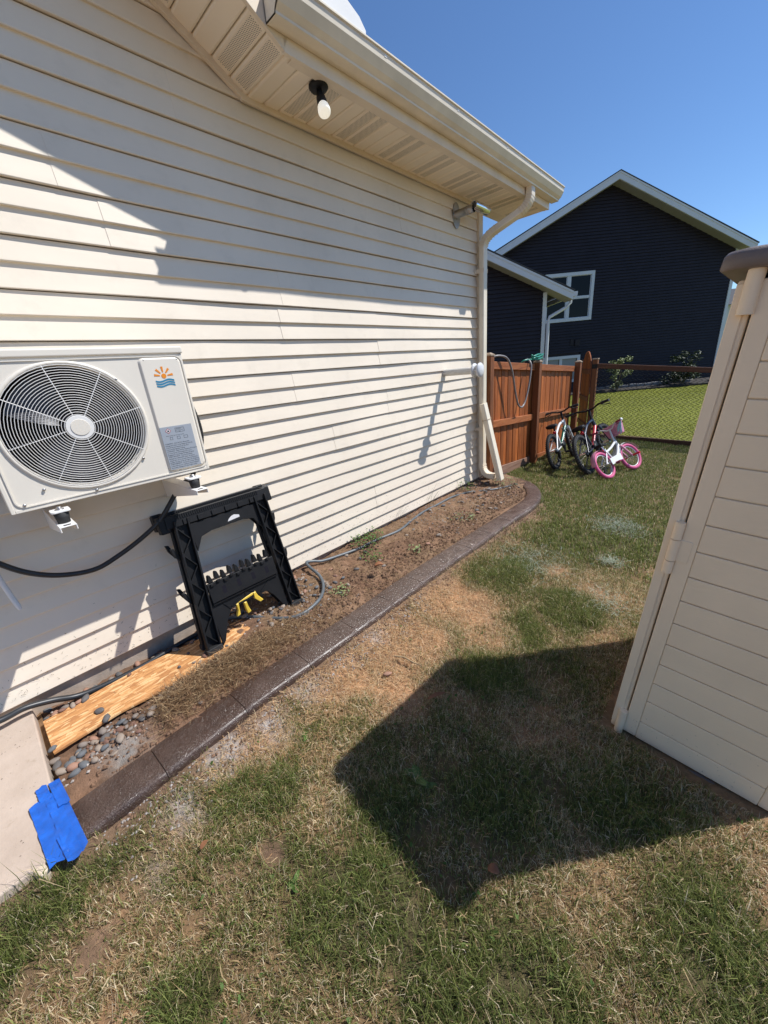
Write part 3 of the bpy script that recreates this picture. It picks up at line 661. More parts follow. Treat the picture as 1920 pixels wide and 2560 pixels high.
# wall brackets: rails, arms, rubber feet, clips
for yb in (.158, .690):
    br = MB(); w = .026
    br.box(.0, .478, yb-w, yb+w, .9005, .9045); 
    for s_ in (-1, 1):
        y = yb+s_*w; br.hexa([(.0, y-.002, .80), (.478, y-.002, .882), (.478, y+.002, .882), (.0, y+.002, .80), (.0, y-.002, .9045), (.478, y-.002, .9045), (.478, y+.002, .9045), (.0, y+.002, .9045)])
    arm = br.build('bracket_arm', M['bracket'], ac, .001, 1)
    MB().box(.452, .466, yb-.012, yb+.012, .9046, .9052).build('bracket_slot', M['black_matte'], arm)
    MB().lathe((.405, yb, .9046), (0, 0, 1), [(.001, 0), (.021, 0), (.026, .045), (.001, .047)], 16).build('rubber_foot', M['black_rubber'], arm)
    ft = MB(); ft.prism([(p[0], p[1], .951) for p in [(x_+.398, y_+yb) for x_, y_ in rrect(-.034, .034, -.032, .032, .012)]], (0, 0, .008)); ft.build('mounting_foot', M['bracket'], ac, .002)
    MB().lathe((.402, yb, .959), (0, 0, 1), [(.001, 0), (.016, 0), (.016, .003), (.008, .003), (.008, .012), (.001, .012)], 10).build('bolt', M['steel'], ac)
# valve cover bumps on the right hand end and the wall fixings
for z, r in ((1.45, .012), (1.36, .014)):
    MB().ell((.22, AY1+.004, z), .02, r, r*1.4, 10, 6).build('valve_cover', M['ac_white'], ac)

# cable from the unit to the left, whip on its right, drain tube
def smooth(pts, n=6):
    P = [Vector(p) for p in pts]; P = [P[0]*2-P[1]]+P+[P[-1]*2-P[-2]]; o = []
    for i in range(1, len(P)-2):
        for k in range(n):
            t = k/n; a, b, c, e = P[i-1:i+3]
            o.append(.5*((2*b)+(c-a)*t+(2*a-5*b+4*c-e)*t*t+(-a+3*b-3*c+e)*t**3))
    o.append(P[-2]); return o
def ribbed(pts, r, step=.006):
    P = smooth(pts, 14); q = [P[0]]; acc = 0
    for a, b in zip(P, P[1:]):
        q.append(b)
    return q, [r*(1+.06*(i % 2)) for i in range(len(q))]
tag(MB().tube(smooth([(.16, .795, .96), (.14, .78, .91), (.12, .71, .868), (.12, .65, .804), (.12, .564, .715), (.11, .465, .650), (.10, .337, .592), (.10, .224, .563), (.10, .104, .588), (.10, .003, .645), (.09, -.08, .73), (.07, -.2, .90), (.04, -.3, 1.1)], 8), .0125, 10).build('power_cable', M['conduit']), 'black flexible cable sagging below the heat pump across the siding', 'cable')
q, rr = ribbed([(.20, AY1+.006, 1.40), (.19, .835, 1.33), (.18, .865, 1.22), (.17, .870, 1.12), (.16, .845, 1.03), (.16, .80, .97), (.15, .77, .93)], .0135)
tag(MB().tube(q, rr, 10).build('electrical_whip', M['conduit']), 'black ribbed conduit curving beside the right end of the heat pump', 'conduit')
tag(MB().tube(smooth([(.20, -.06, .97), (.17, -.09, .86), (.145, -.10, .74), (.135, -.09, .60), (.14, -.08, .515)], 6), [.010]*24+[.006], 8).build('drain_tube', M['pvc_clean']), 'pale drain tube hanging below the heat pump at the left', 'tube')

# ------------------------------------------------------------------ soffit lamp, flue, dryer style vent
lamp = thing('soffit_lamp', 'black lamp holder with a white bulb under the soffit', 'lamp', (.345, 1.88, SZ-.01))
MB().lathe((.345, 1.88, SZ-.009), (0, 0, -1), [(.001, 0), (.052, 0), (.054, .010), (.046, .020), (.022, .024), (.001, .025)], 24).build('lamp_base', M['black_plastic'], lamp)
ld = Vector((.46, -.22, -1)).normalized(); p0 = Vector((.345, 1.88, SZ-.03))
MB().lathe(p0, ld, [(.012, 0), (.016, .012), (.018, .03), (.025, .048), (.0285, .088), (.027, .094), (.001, .094)], 20).build('lamp_socket', M['black_plastic'], lamp)
MB().lathe(p0+ld*.088, ld, [(.020, 0), (.031, .018), (.035, .040), (.033, .052), (.026, .057), (.001, .058)], 20).build('bulb', M['bulb'], lamp)

fl = thing('exhaust_flue', 'galvanised steel flue tee on a round plate under the soffit', 'flue', (.01, 3.79, 2.70))
mb = MB(); mb.prism([(.012, 3.79+.062*math.cos(a)*(1 if abs(math.sin(a)) < .8 else .9), 2.70+.105*math.sin(a)) for a in [2*PI*k/28 for k in range(28)]], (.006, 0, 0)); mb.build('wall_plate', M['steel'], fl)
MB().lathe((.016, 3.785, 2.705), (1, 0, 0), [(.037, 0), (.034, .006), (.033, .08), (.033, .115), (.036, .118), (.036, .124), (.033, .127), (.033, .134), (.036, .137), (.036, .143), (.033, .146), (.033, .19)], 24).build('pipe', M['steel'], fl)
tc = Vector((.205, 3.80, 2.728)); ta = Vector((.08, 1, -.03)).normalized()
MB().lathe(tc-ta*.02, ta, [(.030, .004), (.037, 0), (.038, .004), (.038, .23), (.036, .235), (.034, .235)], 28).build('cross_pipe', M['chrome'], fl)
sc_ = MB(); cc = tc-ta*.015; u = ta.orthogonal().normalized(); w = ta.cross(u)
for r in (.010, .022, .033): sc_.tube([cc+(u*math.cos(2*PI*k/20)+w*math.sin(2*PI*k/20))*r for k in range(20)], .0018, 4, closed=True)
for k in range(6):
    a = 2*PI*k/6; sc_.tube([cc+(u*math.cos(a)+w*math.sin(a))*.008, cc+(u*math.cos(a)+w*math.sin(a))*.034], .0018, 4)
sc_.build('end_screen', M['steel'], fl); MB().lathe(cc+ta*.02, ta, [(.001, 0), (.037, 0)], 20).build('dark_inside', M['black_matte'], fl)

vp_ = thing('vent_pipe', 'horizontal white stained vent pipe with double round cap on the siding', 'vent', (.01, 3.52, 1.30))
MB().lathe((-.005, 3.522, 1.301), (1, 0, 0), [(.036, 0), (.034, .02), (.034, .37)], 24).build('pipe', M['pvc'], vp_)
for x0, r in ((.345, .066), (.405, .068)):
    MB().lathe((x0, 3.522, 1.301), (1, 0, 0), [(.001, 0), (r*.85, 0), (r, .006), (r, .014), (r*.9, .022), (r*.55, .030), (.001, .032)], 32).build('cap_disc', M['pvc_clean'], vp_)
MB().lathe((.365, 3.522, 1.301), (1, 0, 0), [(.040, 0), (.040, .045)], 24).build('cap_collar', M['pvc'], vp_)
for k in range(12):
    a = 2*PI*k/12; MB().box(.377, .405, 3.522+.046*math.cos(a)-.004, 3.522+.046*math.cos(a)+.004, 1.301+.046*math.sin(a)-.004, 1.301+.046*math.sin(a)+.004).build('cap_rib', M['pvc_clean'], vp_)

# ------------------------------------------------------------------ concrete curb in tooled lengths
curb = thing('concrete_curb', 'long dark brown wet concrete landscape curb edging the bed', 'curb', (.79, 2.2, -.17))
cp = smooth([(x, y, 0) for y, x in CX]+[(-.05, 4.70, 0)], 12); L = [0]
for a, b in zip(cp, cp[1:]): L.append(L[-1]+(b-a).length)
tot = L[-1]; joints = [0]; yj = [.115, .485, .865, 1.22, 1.565, 1.88, 2.21, 2.55]
for y in yj: joints.append(next(L[i]+(y-cp[i].y)*1.0 for i in range(len(cp)-1) if cp[i].y <= y <= cp[i+1].y))
while joints[-1]+.36 < tot: joints.append(joints[-1]+.36)
joints.append(tot)
def at_len(s):
    for i in range(len(L)-1):
        if L[i] <= s <= L[i+1]+1e-9:
            t = (s-L[i])/max(1e-9, L[i+1]-L[i]); d_ = (cp[i+1]-cp[i]).normalized(); return cp[i].lerp(cp[i+1], t), d_
    return cp[-1], (cp[-1]-cp[-2]).normalized()
CPROF = [(-.092, -.24), (-.092, -.100), (-.090, -.090), (-.084, -.084), (-.05, -.0795), (.0, -.078), (.045, -.0795), (.066, -.0815), (.077, -.085), (.084, -.090), (.0885, -.097), (.0915, -.106), (.094, -.125), (.101, -.24)]
for k in range(len(joints)-1):
    s0 = joints[k]+(.0014 if k else 0); s1 = joints[k+1]-.0014; nn_ = 10; fr = []
    for i in range(nn_+1):
        s = s0+(s1-s0)*i/nn_; p, d_ = at_len(s); w = Vector((d_.y, -d_.x, 0)); e = (.0 if 0 < i < nn_ else -.0022)
        p = p+w*.003*math.sin(s*5.1); fr.append((p+Vector((0, 0, e+.002*math.sin(s*3.3)-.005*sstep(3.2, 4.6, p.y))), w*(1+.02*math.sin(s*7)-.14*float(sstep(3.6, 4.4, p.y))), (0, 0, 1)))
    mb = MB(); mb.sweep(CPROF, fr, smooth=False); o = mb.build('curb_segment', M['curb'], curb)
# loose top fines in the grooves
# ------------------------------------------------------------------ osb board lying in the bed
mb = MB(); bz = -.098
pl = [(.105, -.185), (.375, -.18), (.36, .08), (.385, .30), (.40, .62), (.30, .78), (.245, .95), (.155, .915), (.12, .62), (.085, .30)]
mb.prism([(x, y, bz) for x, y in pl], (0, 0, .012)); tag(mb.build('osb_board', M['osb'], None, .001, 1), 'long orange strand board lying on the stones beside the foundation', 'board')

# ------------------------------------------------------------------ blue masking tape on slab and curb end
tp = thing('blue_tape', 'torn strips of blue masking tape where slab meets curb', 'tape', (.8, -.21, -.05))
def tape_strip(a, b, w, z, n=14, seed=0):
    rnd = random.Random(seed); a = Vector((*a, 0)); b = Vector((*b, 0)); d_ = (b-a); s_ = Vector((-d_.y, d_.x, 0)).normalized(); vs = []
    for i in range(n+1):
        t = i/n; p = a+d_*t; j = rnd.uniform(-.010, .010) if i in (0, n) else rnd.uniform(-.0012, .0012)
        zz = z+.0016*math.sin(t*9+seed)
        for q in (-1, -.33, .33, 1):
            jj = d_.normalized()*(rnd.uniform(-.009, .009) if i in (0, n) else 0)
            vs.append(p+s_*w/2*q+jj+Vector((0, 0, zz+.0042*rnd.random()*(1.6 if abs(q) > .9 else .7))))
    m = MB(); m.add(vs, [(i*4+k, i*4+k+1, (i+1)*4+k+1, (i+1)*4+k) for i in range(n) for k in range(3)]); o = m.build('tape_strip', M['tape'], tp)
    md = o.modifiers.new('thick', 'SOLIDIFY'); md.thickness = .0004; return o
tape_strip((.655, -.250), (.965, -.228), .056, -.0475, seed=1)
tape_strip((.655, -.205), (.985, -.180), .056, -.0460, seed=2)
tape_strip((.585, -.235), (.67, -.228), .034, -.0462, 8, seed=3)
tape_strip((.60, -.195), (.75, -.182), .034, -.0442, 8, seed=4)
tape_strip((.87, -.205), (1.0, -.190), .040, -.0440, 8, seed=5)
# piece of tape at the far end of the curb
tag(MB().add([(.10+.07*math.sin(t*2.0)+s_*.02, 4.74+.045*t-.10, -.055+.022*math.sin(t*2.3)+.01*s_) for t in [i/6 for i in range(7)] for s_ in (-1, 0, 1)], [(i*3+k, i*3+k+1, (i+1)*3+k+1, (i+1)*3+k) for i in range(6) for k in range(2)], True).build('blue_tape_scrap', M['tape']), 'small scrap of blue tape at the far end of the curb by the fence', 'tape')

# ------------------------------------------------------------------ hoses
tag(MB().tube(smooth([(.085, -.62, .05), (.08, -.45, .035), (.07, -.305, .006), (.062, -.219, .002), (.060, -.124, -.032), (.060, -.026, -.080), (.068, .115, -.094), (.075, .275, -.094), (.070, .388, -.088), (.060, .50, -.085), (.055, .62, -.085)], 8), .0145, 10).build('bed_hose', M['hose_dark']), 'thick dark grey hose lying on stones along the foundation at lower left', 'hose')
tag(MB().tube(smooth([(.05, .66, -.085), (.07, .78, -.078), (.19, .885, -.075), (.33, .965, -.075), (.44, 1.06, -.075), (.46, 1.17, -.070), (.42, 1.30, -.063), (.33, 1.40, -.05), (.22, 1.455, -.03), (.10, 1.46, .005), (.045, 1.475, .022), (.05, 1.53, .010), (.08, 1.60, -.010), (.10, 1.75, -.025), (.13, 1.96, -.035), (.14, 2.17, -.035), (.17, 2.44, -.040), (.12, 2.69, -.040), (.075, 2.95, -.040), (.075, 3.22, -.040), (.085, 3.5, -.035), (.14, 3.8, -.055), (.25, 3.93, -.062), (.36, 4.1, -.065), (.42, 4.3, -.075)], 8), .0115, 10).build('bed_hose', M['hose_grey']), 'thin grey hose looping out past the sawhorses and along the bed', 'hose')
# ------------------------------------------------------------------ folded plastic sawhorses leaning on the wall
def sawhorse(label, offx, extra):
    foot = Vector((.268+offx, 0, -.085)); top = Vector((.085+offx, 0, .705)); ax = (top-foot); H = ax.length; ax.normalize()
    nrm = Vector((ax.z, 0, -ax.x))          # outward, away from the wall
    root = thing('folded_sawhorse', label, 'sawhorse', (foot.x, .88, foot.z), 'sawhorses leaning on the wall')
    YL0, YL1 = .585, 1.165; YT0, YT1 = .655, 1.145      # leg centre lines at the foot and at the top
    def P(y, h, n=0): return Vector((foot.x, y, foot.z))+ax*h+nrm*n
    def quadbox(pts, n0, n1):       # polygon of (y,h) extruded along the normal
        m = MB(); m.prism([P(y, h, n0) for y, h in pts], nrm*(n1-n0)); return m
    for s_, (yf, yt) in enumerate(((YL0, YT0), (YL1, YT1))):
        sg = 1 if s_ == 0 else -1; w = .041
        m = MB(); pts = [(yf-w, 0), (yf+w, 0), (yt+w, H-.02), (yt-w, H-.02)]
        m.prism([P(y, h, -.004) for y, h in pts], nrm*.004)
        for (ya, yb) in ((yf-w, yt-w), (yf+w-.010, yt+w-.010)):
            m.prism([P(ya, 0, 0), P(ya+.010, 0, 0), P(yb+.010, H-.02, 0), P(yb, H-.02, 0)], nrm*.036)
        leg = m.build('leg', M['black_plastic'], root, .002, 1)
        rb = MB()
        for i in range(9):      # truss ribs inside the channel
            h0 = .04+i*(H-.1)/9; h1 = h0+(H-.1)/9; y0 = yf+(yt-yf)*h0/H; y1 = yf+(yt-yf)*h1/H; a_, b_ = ((-1, 1) if i % 2 else (1, -1))
            rb.beam(P(y0+a_*(w-.012), h0, .012), P(y1+b_*(w-.012), h1, .012), .005, .022, nrm)
        rb.build('rib', M['black_plastic'], leg)
        m = MB(); m.prism([P(y, h, -.012) for y, h in ((yf-w-.006, -.004), (yf+w+.006, -.004), (yf+w+.004, .028), (yf-w-.004, .028))], nrm*.05); m.build('foot', M['black_rubber'], leg, .004)
        for h in (.30, .56):    # latch hooks on the outer edge
            y = yf+(yt-yf)*h/H-sg*(w+.004); m = MB(); m.prism([P(y, h, -.02), P(y-sg*.024, h+.05, -.02), P(y-sg*.030, h+.09, -.02), P(y-sg*.012, h+.085, -.02), P(y, h+.045, -.02)], nrm*.018); m.build('latch', M['black_plastic'], root, .002, 1)
    # upper panel with the chamfered opening
    m = quadbox([(.69, H-.225), (.735, H-.15), (.80, H-.135), (1.00, H-.135), (1.065, H-.15), (1.11, H-.225), (1.115, H-.06), (.685, H-.06)], 0, .014); m.build('upper_web', M['black_plastic'], root, .002, 1)
    # lower shelf panel
    m = quadbox([(.640, .0), (.662, .02), (.715, .135), (.755, .185), (.995, .185), (1.035, .135), (1.088, .02), (1.11, .0), (1.113, .285), (.645, .285)], 0, .014); m.build('lower_web', M['black_plastic'], root, .002, 1)
    # top rail with castellations
    m = quadbox([(.575, H-.055), (1.205, H-.055), (1.20, H+.015), (.58, H+.015)], -.035, .020); rail = m.build('top_rail', M['black_plastic'], root, .003, 2)
    for i in range(6):
        y = .665+i*.082; m = quadbox([(y, H-.052), (y+.036, H-.052), (y+.036, H-.022), (y, H-.022)], .0201, .0275); m.build('rail_block', M['black_plastic'], rail, .001, 1)
    g_ = MB()
    for i in range(42):
        y = .635+i*.0122; g_.prism([P(y, H-.012, .0201), P(y+.006, H-.012, .0201), P(y+.006, H+.013, .0201), P(y, H+.013, .0201)], nrm*.004)
    g_.build('rail_teeth', M['black_plastic'], rail)
    for y0, y1 in ((.545, .598), (1.182, 1.235)):
        m = quadbox([(y0, H-.075), (y1, H-.075), (y1, H+.022), (y0, H+.022)], -.05, .012); m.build('rail_end', M['black_plastic'], root, .006, 2)
    if extra:
        # hinged accessory tray with bit clips
        m = quadbox([(.660, .268), (1.095, .268), (1.095, .388), (.660, .388)], .018, .040); tray = m.build('clip_tray', M['black_plastic'], root, .003, 2)
        for i in range(4):
            y = .735+i*.095; m = quadbox([(y, .300), (y+.022, .300), (y+.022, .345), (y, .345)], .0402, .0406); m.build('tray_slot', M['black_matte'], tray)
        for i in range(10):
            y = .672+i*.041; h = .390+.012*(i % 2); m = quadbox([(y, h), (y+.028, h), (y+.026, h+.020), (y+.020, h+.046), (y+.008, h+.046), (y+.002, h+.020)], .012+.010*(i % 2), .040+.010*(i % 2)); m.build('bit_clip', M['black_plastic'], tray, .003, 1)
            m = quadbox([(y+.004, h-.022), (y+.024, h-.022), (y+.024, h-.006), (y+.004, h-.006)], .0402, .052); m.build('clip_pin', M['black_plastic'], tray, .002, 1)
        m = quadbox([(.66, .252), (1.095, .252), (1.095, .265), (.66, .265)], .0145, .030); m.build('tray_hinge', M['black_plastic'], root, .002, 1)
        for a_, b_ in (((.76, .075), (.86, .145)), ((.86, .145), (.96, .075)), ((.96, .075), (1.04, .15)), ((.70, .15), (.76, .075))):
            MB().beam(P(a_[0], a_[1]+.125, .016), P(b_[0], b_[1]+.10, .016), .006, .006, nrm).build('web_rib', M['black_plastic'], root)
        # bare scuff where a sticker peeled off
        m = quadbox([(.905, H-.118), (.985, H-.112), (.985, H-.098), (.955, H-.088), (.935, H-.092), (.915, H-.105)], .0142, .0146); m.build('torn_sticker', M['label_white'], root)
    return root
sawhorse('black plastic folded sawhorse with clip tray, front one of the pair', 0.035, True)
sawhorse('black plastic folded sawhorse behind its twin against the siding', -.042, False)
yc = thing('yellow_clamp', 'yellow plastic clamp feet hanging under the sawhorse tray', 'clamp', (.235, .86, -.02))
for (y, dy, z) in ((.785, -.02, .055), (.835, .0, .040), (.905, .025, .075)):
    m = MB(); b = Vector((.255, y, z)); m.prism([b+Vector((0, 0, .055)), b+Vector((0, .018, .055)), b+Vector((0, .022+dy*.3, .02)), b+Vector((0, .034+dy, -.025)), b+Vector((0, .010+dy, -.030)), b+Vector((0, .004, .01))], (.022, 0, 0)); m.build('clamp_jaw', M['yellow'], yc, .003, 1)
m = MB(); m.beam((.262, .785, .105), (.262, .925, .125), .020, .016); m.build('clamp_bar', M['yellow'], yc, .003, 1)
m = MB(); m.beam((.262, .85, .11), (.262, .865, .165), .012, .012); m.build('clamp_screw', M['black_plastic'], yc, .002, 1)
# ------------------------------------------------------------------ cedar privacy fence continuing the wall line
def ftop(y): return 1.372-.066*(y-4.43)          # top edge follows the falling ground
def fbot(y): return .020-.074*(y-4.75)
fence = thing('cedar_fence', 'reddish cedar board fence with rails beside the house corner', 'fence', (.03, 6, -.2))
y = 4.33; k = 0
while y < 7.50:
    w = random.choice((.088, .092, .096)); y2 = min(y+w, 7.50); dx = random.uniform(0, .004)+.004*(k % 2)
    m = MB(); m.hexa([(dx, y+.002, fbot(y)), (dx+.017, y+.002, fbot(y)), (dx+.017, y2-.002, fbot(y2)), (dx, y2-.002, fbot(y2)), (dx, y+.002, ftop(y)-.012), (dx+.017, y+.002, ftop(y)-.012), (dx+.017, y2-.002, ftop(y2)-.012), (dx, y2-.002, ftop(y2)-.012)]); m.build('board', M['cedar'], fence, .0015, 1); y = y2; k += 1
def yrail(y0, y1, zf, h, x0=.0225, x1=.062, mat='cedar_rail', name='rail'):
    m = MB(); m.hexa([(x0, y0, zf(y0)-h), (x1, y0, zf(y0)-h), (x1, y1, zf(y1)-h), (x0, y1, zf(y1)-h), (x0, y0, zf(y0)), (x1, y0, zf(y0)), (x1, y1, zf(y1)), (x0, y1, zf(y1))]); return m.build(name, M[mat], fence, .003, 1)
for a, b in ((4.36, 5.735), (5.835, 7.485)):
    yrail(a, b, ftop, .088)
    yrail(a, b, lambda y: ftop(y)-.70, .085)
yrail(4.60, 5.735, lambda y: fbot(y)-.004, .16, .0, .035, 'grey_board', 'base_board')
yrail(5.835, 7.485, lambda y: fbot(y)-.004, .14, .0, .035, 'cedar_rail', 'base_board')
for (px, py, ht) in ((.030, 4.30, 1.43), (.032, 5.74, 1.30), (.045, 7.50, 1.225)):
    m = MB(); m.box(px, px+.090, py, py+.090, -.6, ht); p = m.build('post', M['cedar_post'], fence, .004, 1)
    m = MB(); m.box(px-.006, px+.096, py-.006, py+.096, ht, ht+.016); m.hexa([(px, py, ht+.016), (px+.09, py, ht+.016), (px+.09, py+.09, ht+.016), (px, py+.09, ht+.016), (px+.03, py+.03, ht+.036), (px+.06, py+.03, ht+.036), (px+.06, py+.06, ht+.036), (px+.03, py+.06, ht+.036)]); m.build('post_cap', M['post_cap'], p)
# arched gate swung outwards
ga = R_(26); A = Vector((.085, 8.36, 0)); gd = Vector((-math.sin(ga), math.cos(ga), 0)); gn = Vector((-math.cos(ga), -math.sin(ga), 0))
gate = thing('garden_gate', 'dark cedar garden gate with arched top beyond the bikes', 'gate', (A.x, A.y, -.2))
for i in range(8):
    t0 = i*.105; t1 = t0+.101; f_ = lambda t: 1.395-1.25*(t-.42)**2
    m = MB(); a_ = A+gd*t0; b_ = A+gd*t1; q = [a_+Vector((0, 0, -.18)), b_+Vector((0, 0, -.18)), b_+Vector((0, 0, f_(t1))), (a_+b_)/2+Vector((0, 0, f_((t0+t1)/2)+.004)), a_+Vector((0, 0, f_(t0)))]; m.prism(q, gn*.018); m.build('board', M['cedar'], gate, .002, 1)
for z in (.02, .52, 1.02):
    m = MB(); m.obox(A+gd*.42+gn*.032+Vector((0, 0, z)), gd*.41, gn*.0135, (0, 0, .04)); m.build('gate_rail', M['cedar_post'], gate, .002, 1)
# ------------------------------------------------------------------ chain link fence with timber rails
cl = thing('chain_link_fence', 'black chain link fence with brown timber posts and rails', 'fence', (1.2, 8.42, -.25))
CY = 8.42
def ct(x): return 1.165-.112*(x-.15)
def cb(x): return -.150-.045*(x-.15)
for (px, ht) in ((.085, 1.235), (2.55, 1.0), (5.0, .75)):
    m = MB(); m.box(px, px+.088, CY-.044, CY+.044, -.75, ht); p = m.build('post', M['cedar_post'], cl, .004, 1)
    m = MB(); m.box(px-.006, px+.094, CY-.05, CY+.05, ht, ht+.022); m.build('post_cap', M['post_cap'], p, .003, 1)
    m = MB(); m.box(px-.004, px+.092, CY-.048, CY-.0442, ht-.16, ht-.08); m.build('post_band', M['black_plastic'], p)
for x0, x1 in ((.175, 2.548), (2.640, 4.998)):
    for zf, h in ((ct, .082), (cb, .090)):
        m = MB(); m.hexa([(x0, CY-.045, zf(x0)-h), (x1, CY-.045, zf(x1)-h), (x1, CY-.008, zf(x1)-h), (x0, CY-.008, zf(x0)-h), (x0, CY-.045, zf(x0)), (x1, CY-.045, zf(x1)), (x1, CY-.008, zf(x1)), (x0, CY-.008, zf(x0))]); m.build('rail', M['cedar_railx'], cl, .003, 1)
    m = MB(); P_ = .078; n = int((x1-x0)/P_*1.0)
    for i in range(n+1):
        pts = []; zt = ct(x0+i*P_)-.04; zb = cb(x0+i*P_)-.05; nz = int((zt-zb)/(P_/2))
        for j in range(nz+1):
            x = x0+i*P_+(P_/2 if j % 2 else -P_/2)*1.02; x = min(max(x, x0-.01), x1+.01); pts.append((x, CY+.012+(.0045 if j % 2 else -.0045), zb+j*P_/2))
        m.tube(pts, .0062, 5, caps=False)
    stuff(m.build('chain_link_mesh', M['chain'], cl))
# ------------------------------------------------------------------ hoses thrown over the fence
tag(MB().tube(smooth([(-.03, 4.45, 1.05), (-.02, 4.47, 1.30), (.03, 4.50, 1.405), (.08, 4.60, 1.425), (.115, 4.74, 1.38), (.125, 4.86, 1.22), (.125, 4.95, 1.0), (.125, 5.05, .82), (.125, 5.16, .755), (.125, 5.27, .80), (.125, 5.36, .95), (.12, 5.43, 1.12), (.11, 5.47, 1.27), (.06, 5.50, 1.345), (.0, 5.53, 1.345), (-.05, 5.58, 1.25), (-.06, 5.6, 1.0)], 8), .0125, 10).build('grey_hose', M['hose_beige']), 'taupe garden hose hanging in a deep loop over the cedar fence', 'hose')
pts = [(-.04, 5.40, 1.18), (-.01, 5.41, 1.30), (.04, 5.43, 1.345)]
for i in range(34):
    a = i*.62; pts.append((.07+.045*math.cos(a)+.006*math.sin(i), 5.76+.20*math.sin(a-.4)+.01*math.cos(i*1.7), 1.345+.0018*i+.010*math.sin(i*2.1)))
tag(MB().tube(smooth(pts, 6), .0115, 8).build('green_hose', M['hose_green']), 'green garden hose coiled on top of the cedar fence post', 'hose')
# ------------------------------------------------------------------ bicycles (x forward, y left, z up, rear tyre contact at the origin)
def bike(label, loc, heading, lean, R, wb, cfg):
    Mx = Matrix.Translation(Vector(loc)) @ Matrix.Rotation(heading, 4, 'Z') @ Matrix.Rotation(-lean, 4, 'X')
    root = thing('bicycle', label, 'bicycle', matrix=Mx, group='bicycles parked by the fence'); s = R/.25; k = wb/.92
    RA = Vector((0, 0, R)); FA = Vector((wb, 0, R)); BB = Vector((.37*k, 0, R*1.06)); ST = Vector((.25*k, 0, R+.26*s)); HB = Vector((.745*k, 0, R+.25*s)); HT = Vector((.71*k, 0, R+.36*s))
    SP = Vector((.215*k, 0, R+.32*s+cfg.get('sp', 0))); tr = cfg['tr']*s
    steer = Matrix.Translation(HB) @ Matrix.Rotation(cfg['steer'], 4, (HT-HB).normalized()) @ Matrix.Translation(-HB)
    def wheel(c, T=None):
        f = (lambda p: T @ Vector(p)) if T is not None else (lambda p: Vector(p))
        w = MB(); n = 40; tw = cfg['tw']*s; m = 8; vs = []
        for i in range(n):
            a = 2*PI*i/n
            for j in range(m):
                b = 2*PI*j/m; rr = R-tw+tw*math.cos(b); vs.append(f(c+Vector((rr*math.cos(a), tw*.95*math.sin(b), rr*math.sin(a)))))
        w.add(vs, [(i*m+j, i*m+(j+1) % m, ((i+1) % n)*m+(j+1) % m, ((i+1) % n)*m+j) for i in range(n) for j in range(m)], True)
        if cfg['knob']:
            nk = 46
            for i in range(nk):
                for y, da in ((-.5, 0), (.5, .5), (0, .25), (-.9, .5), (.9, 0)):
                    a = 2*PI*(i+da)/nk; rr = R-.001-(.012*s if abs(y) > .8 else 0); u = Vector((math.cos(a), 0, math.sin(a))); t = Vector((-math.sin(a), 0, math.cos(a)))
                    c0 = c+u*(rr)+Vector((0, y*tw*.85, 0)); pts = []
                    for zz in (-1, 1):
                        for (p, q) in ((-1, -1), (1, -1), (1, 1), (-1, 1)): pts.append(f(c0+t*p*.006*s+Vector((0, q*.005*s, 0))+u*zz*.004*s))
                    w.hexa(pts)
        wr = w.build('wheel', cfg['tyre'], root)
        m_ = MB(); m_.tube([f(c+Vector(((R-2*tw-.004*s)*math.cos(2*PI*i/36), 0, (R-2*tw-.004*s)*math.sin(2*PI*i/36)))) for i in range(36)], .009*s, 6, closed=True); m_.build('rim', cfg['rim'], wr)
        m_ = MB(); m_.tube([f(c+Vector((0, -.045*s, 0))), f(c+Vector((0, .045*s, 0)))], .016*s, 10); m_.build('hub', M['chrome'], wr)
        m_ = MB()
        for i in range(24):
            a = 2*PI*i/24; a2 = a+(.5 if i % 2 else -.5); y = .03*s*(1 if (i//2) % 2 else -1)
            m_.tube([f(c+Vector((.016*s*math.cos(a2), y, .016*s*math.sin(a2)))), f(c+Vector(((R-2*tw)*math.cos(a), 0, (R-2*tw)*math.sin(a))))], .0011, 3, caps=False)
        m_.build('spokes', M['spoke'], wr); return wr
    wheel(RA); wheel(FA, steer)
    # frame
    fr = MB(); fr.tube([HT, HB], tr*1.15, 10); bend = cfg.get('bend', 0)
    dm = (BB+HB)/2+Vector((0, 0, -bend)); tm = (ST+HT)/2+Vector((0, 0, -bend*1.4))
    fr.tube(smooth([ST-Vector((0, 0, .06*s)), tm, HT-Vector((0, 0, .02*s))], 5), tr*.9, 10); fr.tube([BB, ST], tr*.9, 10)
    for y in (-1, 1):
        fr.tube([BB+Vector((0, y*.02, 0)), RA+Vector((0, y*.055*s, 0))], tr*.55, 8); fr.tube([ST+Vector((0, y*.016, -.03)), RA+Vector((0, y*.055*s, 0))], tr*.5, 8)
    fo = fr.build('frame', cfg['frame'], root); dt = MB(); dt.tube(smooth([BB, dm, HB+Vector((0, 0, .01))], 5), tr*1.2, 10); dt.build('down_tube', cfg['down'], root)
    if cfg.get('decal'):
        dd = MB()
        for i in range(7):
            t = .22+.09*i; p = BB.lerp(HB, t); v = (HB-BB).normalized(); q = v.cross(Vector((0, 1, 0)))
            dd.obox(p+Vector((0, -tr*1.16, 0)), v*.010*s, Vector((0, .002, 0)), q*tr*.55); dd.obox(p+Vector((0, tr*1.16, 0)), v*.010*s, Vector((0, .002, 0)), q*tr*.55)
        dd.build('frame_decal', cfg['decal'], root)
    T = steer; fk = MB(); crown = HB+(HB-HT).normalized()*.02*s; fk.tube([T @ HT, T @ crown], tr*.7, 8)
    for y in (-1, 1): fk.tube([T @ (crown+Vector((0, y*.045*s, 0))), T @ (FA+Vector((0, y*.05*s, 0)))], tr*.75, 8)
